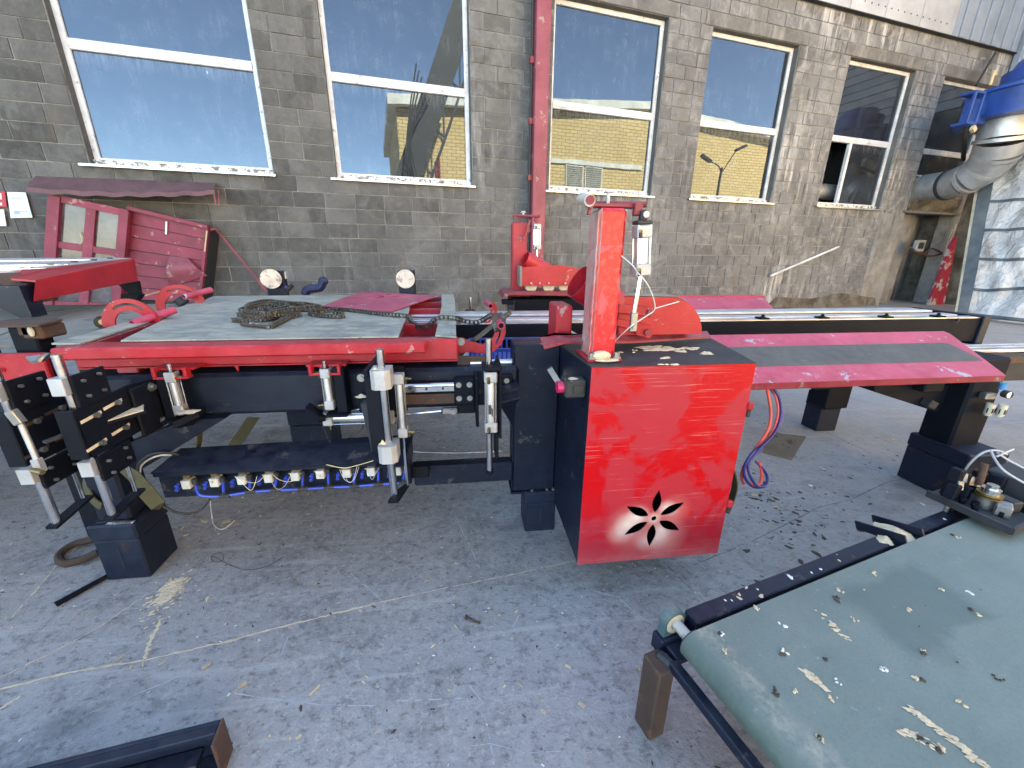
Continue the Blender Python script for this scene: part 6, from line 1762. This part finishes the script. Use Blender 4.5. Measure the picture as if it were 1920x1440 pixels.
# paper notices
for lab, pts, fr, lines in (('white paper notice with blue print pinned to the wall beside the canopy', ((-3.715, -0.03, 1.644), (-3.562, -0.03, 1.646), (-3.575, -0.03, 1.393), (-3.761, -0.03, 1.382)), None, 1),
                            ('red bordered notice cut off by the left edge, above a torn sheet', ((-3.942, -0.03, 1.643), (-3.731, -0.03, 1.648), (-3.763, -0.03, 1.495), (-3.99, -0.03, 1.486)), 'ink_red', 2),
                            ('torn pale sheet hanging low on the wall at the left edge', ((-3.996, -0.03, 1.465), (-3.793, -0.03, 1.467), (-3.82, -0.03, 1.299), (-4.048, -0.03, 1.294)), None, 0)):
    t = thing('notice', lab, 'notice', pts[3], frame=WALL)
    Q = quad(*pts)
    m = MB(WALL); m.prism([Q(0, 0), Q(1, 0), Q(1, 1), Q(0, 1)], (0, .004, 0)); m.build('sheet', 'paper' if not fr else fr, t)
    if lines == 1:
        m = MB(WALL)
        o = Vector((0, -.002, 0))
        for v, u0, u1 in ((.10, .38, .62), (.19, .22, .80), (.23, .14, .86), (.27, .2, .7), (.42, .16, .44), (.42, .58, .62), (.74, .2, .86), (.79, .2, .46), (.83, .2, .5)):
            m.bar(Q(u0, v) + o, Q(u1, v) + o, .0045, .001, (0, -1, 0))
        m.build('print', 'ink_blue', t, kind='stuff')
    elif lines == 2:
        m = MB(WALL); o = Vector((0, -.002, 0)); m.prism([Q(.0, .12) + o, Q(.86, .12) + o, Q(.86, .52) + o, Q(.0, .52) + o], (0, .001, 0)); m.prism([Q(.0, .72) + o, Q(.86, .72) + o, Q(.86, .90) + o, Q(.0, .90) + o], (0, .001, 0)); m.build('print', 'paper', t, kind='stuff')
m = MB(WALL); m.cyl((7.268, -0.06, 0.678), (8.957, -0.03, 1.228), .022, 10); tag(m.build('white_pipe', 'whitepaint'), 'thin white pipe leaning slantwise against the block wall under the last window', 'pipe')

# ================================================================== RIGHT CORNER
du = thing('air_duct', 'galvanised duct elbow running from the blue fan down into the wall', 'duct', (11.5, -1, 2.2), frame=WALL)
DP = [((10.618, -1.2, 3.401), .34), ((10.611, -1.2, 3.014), .335), ((10.7, -1.15, 2.815), .32), ((10.817, -1, 2.617), .30), ((10.838, -0.8, 2.48), .28), ((11.022, -0.45, 2.426), .265), ((11.188, 0.1, 2.437), .255)]
for i, ((a, ra), (b, rb)) in enumerate(zip(DP, DP[1:])):
    MB(WALL).cyl(a, b, ra, 26, rb, cap=False).build('duct_segment', 'galv', du)
for i in (1, 2, 3, 4, 5):
    p = Vector(DP[i][0]); d = (Vector(DP[i + 1][0]) - Vector(DP[i - 1][0])).normalized()
    MB(WALL).cyl(p - d * .03, p + d * .03, DP[i][1] * (1.09 if i in (1, 5) else 1.03), 26).build('duct_flange', 'galv' if i != 5 else 'darkgrey', du)
fa = thing('dust_fan', 'bright blue dust extraction fan housing mounted at the right edge', 'fan', (11.6, -2, 3.9), frame=WALL)
FC0 = Vector((10.898, -1.3, 3.589))
m = MB(WALL); m.cyl(FC0 + Vector((0, 0, -.26)), FC0 + Vector((0, 0, .12)), .84, 40); m.build('volute', 'cyan_blue', fa)
m = MB(WALL); m.pipe(FC0 + Vector((0, 0, -.28)), FC0 + Vector((0, 0, -.24)), 0.90, .5, 40); m.pipe(FC0 + Vector((0, 0, .11)), FC0 + Vector((0, 0, .16)), 0.88, .5, 40); m.build('rim', 'cyan_blue', fa)
m = MB(WALL); m.cyl(FC0 + Vector((0, 0, .14)), FC0 + Vector((0, 0, .46)), .48, 32); m.cyl(FC0 + Vector((0, 0, .46)), FC0 + Vector((0, 0, .62)), .40, 32, .34); hd_ = m.build('fan_head', 'cyan_blue', fa)
for a in (215, 240): 
    p = FC0 + Vector((.48 * math.cos(R(a)), .48 * math.sin(R(a)), .30)); m = MB(WALL); m.rbox(p, (.03, .12, .14), Matrix.Rotation(R(a), 3, 'Z'), .004); m.build('label_plate', 'paper', hd_)
I0 = Vector((9.589, -1.1, 3.4))
m = MB(WALL)
for dz in (-.22, .22): m.rbox(I0 + Vector((.05, 0, dz)), (.26, .22, .04), None, .005)
for dx in (-.07, .16): m.rbox(I0 + Vector((dx, -.09, 0)), (.04, .04, .44), None, .005)
m.rbox(I0 + Vector((.35, .05, 0)), (.5, .12, .34), None, .01)
m.build('inlet_frame', 'cyan_blue', fa)
m = MB(WALL); m.bar(I0 + Vector((.02, -.2, .28)), I0 + Vector((.02, -.2, .48)), .035, .02); m.rbox(I0 + Vector((-.05, -.2, -.34)), (.09, .05, .07), Matrix.Rotation(.5, 3, 'Y')); m.build('wood_wedge', 'woodchip', fa)
m = MB(WALL); m.cyl((9.893, -1, 3.195), (10.899, -0.6, 2.826), .035, 8); m.build('support_rod', 'rubber', fa)
m = MB(WALL); m.cyl((11.154, -0.3, 4.162), (11.805, -0.1, 4.823), .02, 6); m.build('support_rod', 'rubber', fa)

tp_ = thing('tarp', 'weathered pale tarp strapped down in the right corner beside the doorway', 'tarp', (11, -1, 0), frame=WALL)
WL = lambda p: WALL @ Vector(p)
T0, T1 = WL((11.782, -0.35, 3.544)), WL((11.3, -2.6, 3.6))
G0, G1 = Vector((8.988, 6.374, 0.02)), Vector((9.327, 5.015, 0.02))
rngt = random.Random(4)
def tfn(u, v, off=0.0):
    p = T0.lerp(T1, u).lerp(G0.lerp(G1, u), v)
    b = .10 * math.sin(31 * u + 3 * math.sin(13 * v)) * .5 + .04 * math.sin(43 * v + 9 * u) + .10 * math.sin(3.0 * math.pi * v + 6 * u) + .08 * math.sin(9 * u + 4 * v) + .05 * math.sin(23 * u + 9 * v * v) + .05 * math.sin(17 * v + 5 * u)
    nrm = Vector((-.75, -.62, .1))
    p = p + nrm * (b * .6 * min(1, 3 * u + .2) + off)
    return p
m = MB(); m.grid(tfn, 40, 40); m.build('tarp_sheet', 'tarp', tp_)
for v, u1 in ((.42, 1), (.565, 1), (.71, 1), (.855, .62)):
    m = MB(); m.grid(lambda u, q: tfn(u * u1, v - .007 + .014 * q + .010 * math.sin(5 * u), .012), 30, 1); m.build('strap', 'strap_grey', tp_)
m = MB(); m.grid(lambda u, q: tfn(.012 + u * .11, q, .016), 3, 26); m.build('edge_band', 'strap_grey', tp_)
m = MB(); m.grid(lambda u, q: tfn(-.012 + u * .022, q, .02), 1, 26); m.build('edge_hem', 'cream', tp_)
m = MB(); m.tube([tfn(u / 8, .985, .05) for u in range(9)], .03, 6, 3); m.build('ballast_pipe', 'strap_grey', tp_)
m = MB(WALL); m.prism([(12.115, -0.25, 1.295), (12.226, -0.25, 1.496), (12.502, -0.3, -0.115), (11.914, -0.3, -0.095)], (0, .06, 0)); tag(m.build('flaking_panel', 'oldred'), 'flaking red painted panel leaning in the doorway beside the tarp', 'panel')
jb = thing('junction_box', 'open grey junction box with loose cables beside the ruined doorway', 'junction box', (11.333, -0.04, 1.265), frame=WALL)
p = Vector((11.382, -0.03, 1.277))
m = MB(WALL); m.box((p.x - .13, -.02, p.z - .12), (p.x + .13, -.10, p.z + .12), .006); b_ = m.build('box', 'alu_white', jb)
m = MB(WALL); m.box((p.x - .09, -.098, p.z - .06), (p.x + .08, -.104, p.z + .07)); m.build('opening', 'rubber', b_)
for k, pts in enumerate(([(11.117, -0.08, 1.23), (11.284, -0.08, 1.142), (11.626, -0.07, 1.111), (11.825, -0.06, 1.226), (12.347, 0, 1.139)], [(11.169, -0.08, 1.197), (11.516, -0.08, 1.11), (11.889, -0.06, 1.067), (12.36, 0, 1.115)])):
    MB(WALL).tube(pts, .022, 6, 4).build('loose_cable', 'rust', jb)

# ================================================================== ON THE GROUND
rng = random.Random(33)
def strip(mm, pts, w, rg, z=.0008, sub=14, wig=.5, gap=0.0):
    P = [Vector(p) for p in pts]
    Q = []
    for a, b in zip(P, P[1:]):
        for k in range(sub): Q.append(a.lerp(b, k / sub))
    Q.append(P[-1])
    prev = None
    for i, p in enumerate(Q):
        d = (Q[min(i + 1, len(Q) - 1)] - Q[max(i - 1, 0)]).normalized()
        n_ = Vector((-d.y, d.x, 0))
        c = p + n_ * rg.uniform(-wig, wig) * w * .5
        ww = w * rg.uniform(.35, 1.25) * .5
        a = mm.bm.verts.new((c + n_ * ww).to_tuple()[:2] + (z,)); b = mm.bm.verts.new((c - n_ * ww * rg.uniform(.5, 1)).to_tuple()[:2] + (z,))
        if prev and rg.random() > gap: mm._face([prev[0], a, b, prev[1]])
        prev = (a, b)
m = MB()
strip(m, [(-1.275, 0.877, 0), (-1.212, 0.885, 0), (-1.074, 0.911, 0), (-0.903, 0.927, 0), (-0.714, 0.959, 0), (-0.526, 1.003, 0), (-0.314, 1.048, 0)], .0080, rng)
strip(m, [(-0.314, 1.048, 0), (-0.096, 1.086, 0), (0.144, 1.121, 0), (0.397, 1.165, 0)], .0042, rng, gap=.1)
strip(m, [(-1.269, 0.894, 0), (-1.243, 0.917, 0), (-1.179, 0.974, 0), (-1.113, 1.049, 0), (-1.059, 1.173, 0)], .0042, rng, gap=.08)
strip(m, [(-0.904, 0.929, 0), (-0.924, 0.982, 0), (-0.949, 1.065, 0)], .014, rng)
strip(m, [(-1.16, 0.831, 0), (-1.143, 0.858, 0)], .010, rng)
strip(m, [(-1.403, 1.117, 0), (-1.429, 1.211, 0), (-1.469, 1.34, 0), (-1.499, 1.571, 0)], .0055, rng, gap=.2)
g_ = m.build('sawdust_seams', 'sawdust', loc=(-.8, 1, 0)); tag(g_, 'pale sawdust filling the long joints of the concrete yard', 'sawdust'); g_['kind'] = 'stuff'
m = MB()
for pts, w in (([(-0.431, 1.217, 0), (-0.363, 1.291, 0), (-0.287, 1.372, 0), (-0.176, 1.426, 0), (-0.079, 1.476, 0), (-0.062, 1.583, 0)], .0045), ([(-0.068, 1.513, 0), (-0.027, 1.36, 0), (0.033, 1.168, 0)], .0045), ([(-0.419, 1.188, 0), (-0.345, 1.116, 0), (-0.277, 1.045, 0)], .005), ([(0.021, 0.702, 0), (0.032, 0.636, 0), (0.038, 0.573, 0)], .0035), ([(-0.027, 0.621, 0), (0.034, 0.62, 0), (0.111, 0.593, 0), (0.19, 0.587, 0)], .0022), ([(-0.603, 0.875, 0), (-0.508, 0.876, 0), (-0.484, 0.872, 0)], .002), ([(-0.95, 0.789, 0), (-0.852, 0.833, 0), (-0.769, 0.872, 0)], .003), ([(-0.61, 0.806, 0), (-0.523, 0.783, 0), (-0.384, 0.752, 0), (-0.251, 0.734, 0)], .004), ([(-0.2, 0.74, 0), (-0.033, 0.727, 0)], .003), ([(0.386, 1.03, 0), (0.482, 0.986, 0), (0.509, 0.921, 0), (0.539, 0.888, 0)], .004), ([(0.207, 0.719, 0), (0.257, 0.694, 0), (0.356, 0.689, 0)], .0025), ([(0.118, 0.908, 0), (0.15, 0.961, 0)], .006), ([(0.233, 0.835, 0), (0.281, 0.872, 0)], .007), ([(-0.013, 0.758, 0), (0.026, 0.701, 0), (0.089, 0.669, 0)], .003), ([(-0.535, 0.875, 0), (-0.538, 0.956, 0)], .002), ([(0.247, 1.49, 0), (0.3, 1.587, 0), (0.345, 1.696, 0)], .003)):
    strip(m, pts, w, rng, .0006, 10, .4, .22)
g_ = m.build('chalky_scratches', M['cable_grey'], loc=(0, .9, 0)); tag(g_, 'chalky white scratches dragged across the concrete', 'scratches'); g_['kind'] = 'stuff'
m = MB()
for pts, w in (([(0.703, 1.134, 0), (0.728, 1.026, 0), (0.762, 0.923, 0)], .0022), ([(1.541, 1.358, 0), (1.78, 1.406, 0), (2.069, 1.512, 0), (2.313, 1.558, 0)], .003), ([(0.806, 1.093, 0), (1.14, 1.2, 0), (1.535, 1.351, 0)], .0022), ([(-0.719, 1.81, 0), (-0.871, 1.592, 0), (-0.976, 1.464, 0)], .002)):
    strip(m, pts, w, rng, .0007, 10, .6, .12)
g_ = m.build('hairline_cracks', 'rubber', loc=(1, 1, 0)); tag(g_, 'dark hairline cracks in the concrete right of the cabinet', 'cracks'); g_['kind'] = 'stuff'

def chip(mm, x, y, z, L, w, h, ang, tilt=0.0):
    mm.rbox((x, y, z + h / 2 + abs(math.sin(tilt)) * L * .3), (L, w, h), Matrix.Rotation(ang, 3, 'Z') @ Matrix.Rotation(tilt, 3, 'Y'))
m = MB()
def spray(cx, cy, sx, sy, n, mats, lo, hi, thin=1.0):
    for _ in range(n):
        x, y = rng.gauss(cx, sx), rng.gauss(cy, sy)
        L = rng.uniform(lo, hi)
        m.mi = rng.choice(mats)
        if rng.random() < .5: splat(m, (x, y, .0009), L * .55, rng, rng.uniform(1, 2.6), rng.uniform(0, 3.1), .0016)
        else: chip(m, x, y, .0006, L, L * rng.uniform(.15, .45) * thin, .0012, rng.uniform(0, 3.14), rng.uniform(-.12, .12))
for _ in range(1100):
    x, y = rng.uniform(-2.2, 2.4), rng.uniform(.45, 2.6)
    m.mi = rng.choice((0, 0, 1, 1, 2, 3))
    L = rng.uniform(.003, .009) * (1 if m.mi != 2 else .6)
    if rng.random() < .6: splat(m, (x, y, .0009), L * .5, rng, rng.uniform(1, 2.6), rng.uniform(0, 3.1), .0012)
    else: chip(m, x, y, .0006, L * 1.6, L * .35, .0014, rng.uniform(0, 3.14), rng.uniform(-.1, .1))
c = (1.379, 1.348, 0); spray(c[0], c[1], .10, .20, 110, (1, 1, 1, 1, 0), .006, .022, .6)
c = (1.08, 0.964, 0); spray(c[0], c[1], .09, .06, 60, (1, 1, 1, 0), .006, .022, .6)
c = (2.028, 1.647, 0); spray(c[0], c[1], .25, .25, 50, (1, 1, 0, 2), .006, .022, .5)
c = (-0.523, 2.091, 0); spray(c[0], c[1], .5, .15, 60, (0, 0, 3), .006, .02)
c = (-1.053, 1.612, 0); spray(c[0], c[1], .25, .18, 60, (0, 0, 3), .005, .018)
for p, L, w, a in (((-0.409, 0.789, 0), .03, .006, .9), ((-0.971, 0.941, 0), .020, .004, 1.0), ((-0.848, 0.91, 0), .014, .003, .7), ((0.257, 0.777, 0), .016, .006, -.6), ((0.119, 0.743, 0), .020, .002, -.7), ((0.167, 0.673, 0), .014, .007, -.9), ((0.266, 0.677, 0), .018, .008, -.8), ((0.448, 0.748, 0), .010, .006, 1.3), ((1.65, 1.3, 0), .016, .006, -.5), ((2.608, 1.945, 0), .026, .014, .1), ((-0.41, 0.684, 0), .012, .006, .8), ((-1.006, 1.541, 0), .03, .02, .3), ((-0.6, 0.825, 0), .02, .012, .6), ((-0.723, 0.889, 0), .020, .012, 1.0), ((0.139, 0.968, 0), .012, .004, .5), ((-0.152, 1.129, 0), .015, .010, .3)):
    m.mi = 0; chip(m, p[0], p[1], .001, L, w, .0022, a)
g_ = m.build('wood_chips', ['woodchip', 'bark', 'canister', 'sawdust'], loc=(0, 1.2, 0)); tag(g_, 'wood chips, bark crumbs and pale flecks strewn over the concrete', 'wood chips'); g_['kind'] = 'stuff'
m = MB()
c = Vector((-0.996, 1.177, 0))
for k in range(230):
    r_ = abs(rng.gauss(0, 1)); a = rng.uniform(0, 6.28)
    x, y = c.x + r_ * .030 * math.cos(a), c.y + r_ * .055 * math.sin(a)
    splat(m, (x, y, .0009 + k * 4e-6), rng.uniform(.002, .0075) * (1.3 if r_ < 1 else .8), rng, rng.uniform(1.0, 2.2), rng.uniform(-.2, .9), .0008)
g_ = m.build('sawdust_spill', 'sawdust', loc=(c.x, c.y, 0)); tag(g_, 'trodden pale sawdust spill in front of the left stand block', 'sawdust'); g_['kind'] = 'stuff'
# chips on the cabinet top
m = MB()
def top_sp(px, n, sx, sy, lo, hi):
    for k in range(n):
        x, y = rng.gauss(px[0], sx), rng.gauss(px[1], sy)
        splat(m, (x, y, .7904 + k * 1e-5), rng.uniform(lo, hi), rng, rng.uniform(1.2, 3), rng.uniform(-.4, .4), .002)
top_sp((0.619, 1.192, 0.79), 22, .030, .022, .008, .018); top_sp((0.71, 1.176, 0.79), 8, .020, .010, .006, .010); top_sp((0.742, 1.11, 0.79), 4, .012, .010, .006, .010); top_sp((0.571, 1.067, 0.79), 4, .015, .004, .006, .012); top_sp((0.548, 0.999, 0.79), 4, .020, .002, .005, .008); top_sp((0.521, 1.149, 0.79), 4, .025, .015, .003, .005)
g_ = m.build('cabinet_chips', 'sawdust', loc=(.6, 1.15, .79)); tag(g_, 'pale wood shavings lying on top of the red saw cabinet', 'shavings'); g_['kind'] = 'stuff'
m = MB(); m.prism([(1.901, 2.107, 0.001), (2.09, 2.026, 0.001), (1.773, 1.769, 0.001), (1.675, 1.867, 0.001)], (0, 0, .007)); tag(m.build('board_scrap', 'board'), 'weathered flat board scrap lying on the concrete behind the hanging hoses', 'board')
m = MB(); a, b = Vector((-0.015, 0.958, 0.007)), Vector((0.023, 0.936, 0.005)); m.cyl(a, b, .0035, 8); d = (a - b).normalized(); m.cyl(a, a + d * .007, .0075, 6); tag(m.build('loose_bolt', 'rust'), 'rusty hex bolt lying alone on the concrete below the middle clamp mast', 'bolt')
m = MB(); m.tube([(-0.951, 1.338, 0.003), (-0.924, 1.346, 0.003), (-0.897, 1.305, 0.003), (-0.927, 1.3, 0.003), (-0.948, 1.332, 0.003), (-0.875, 1.286, 0.003), (-0.793, 1.246, 0.003), (-0.725, 1.254, 0.003), (-0.686, 1.294, 0.004)], .0009, 5, 6); tag(m.build('wire_snippet', 'rubber'), 'thin dark wire curl lying on the concrete right of the left stand block', 'wire')
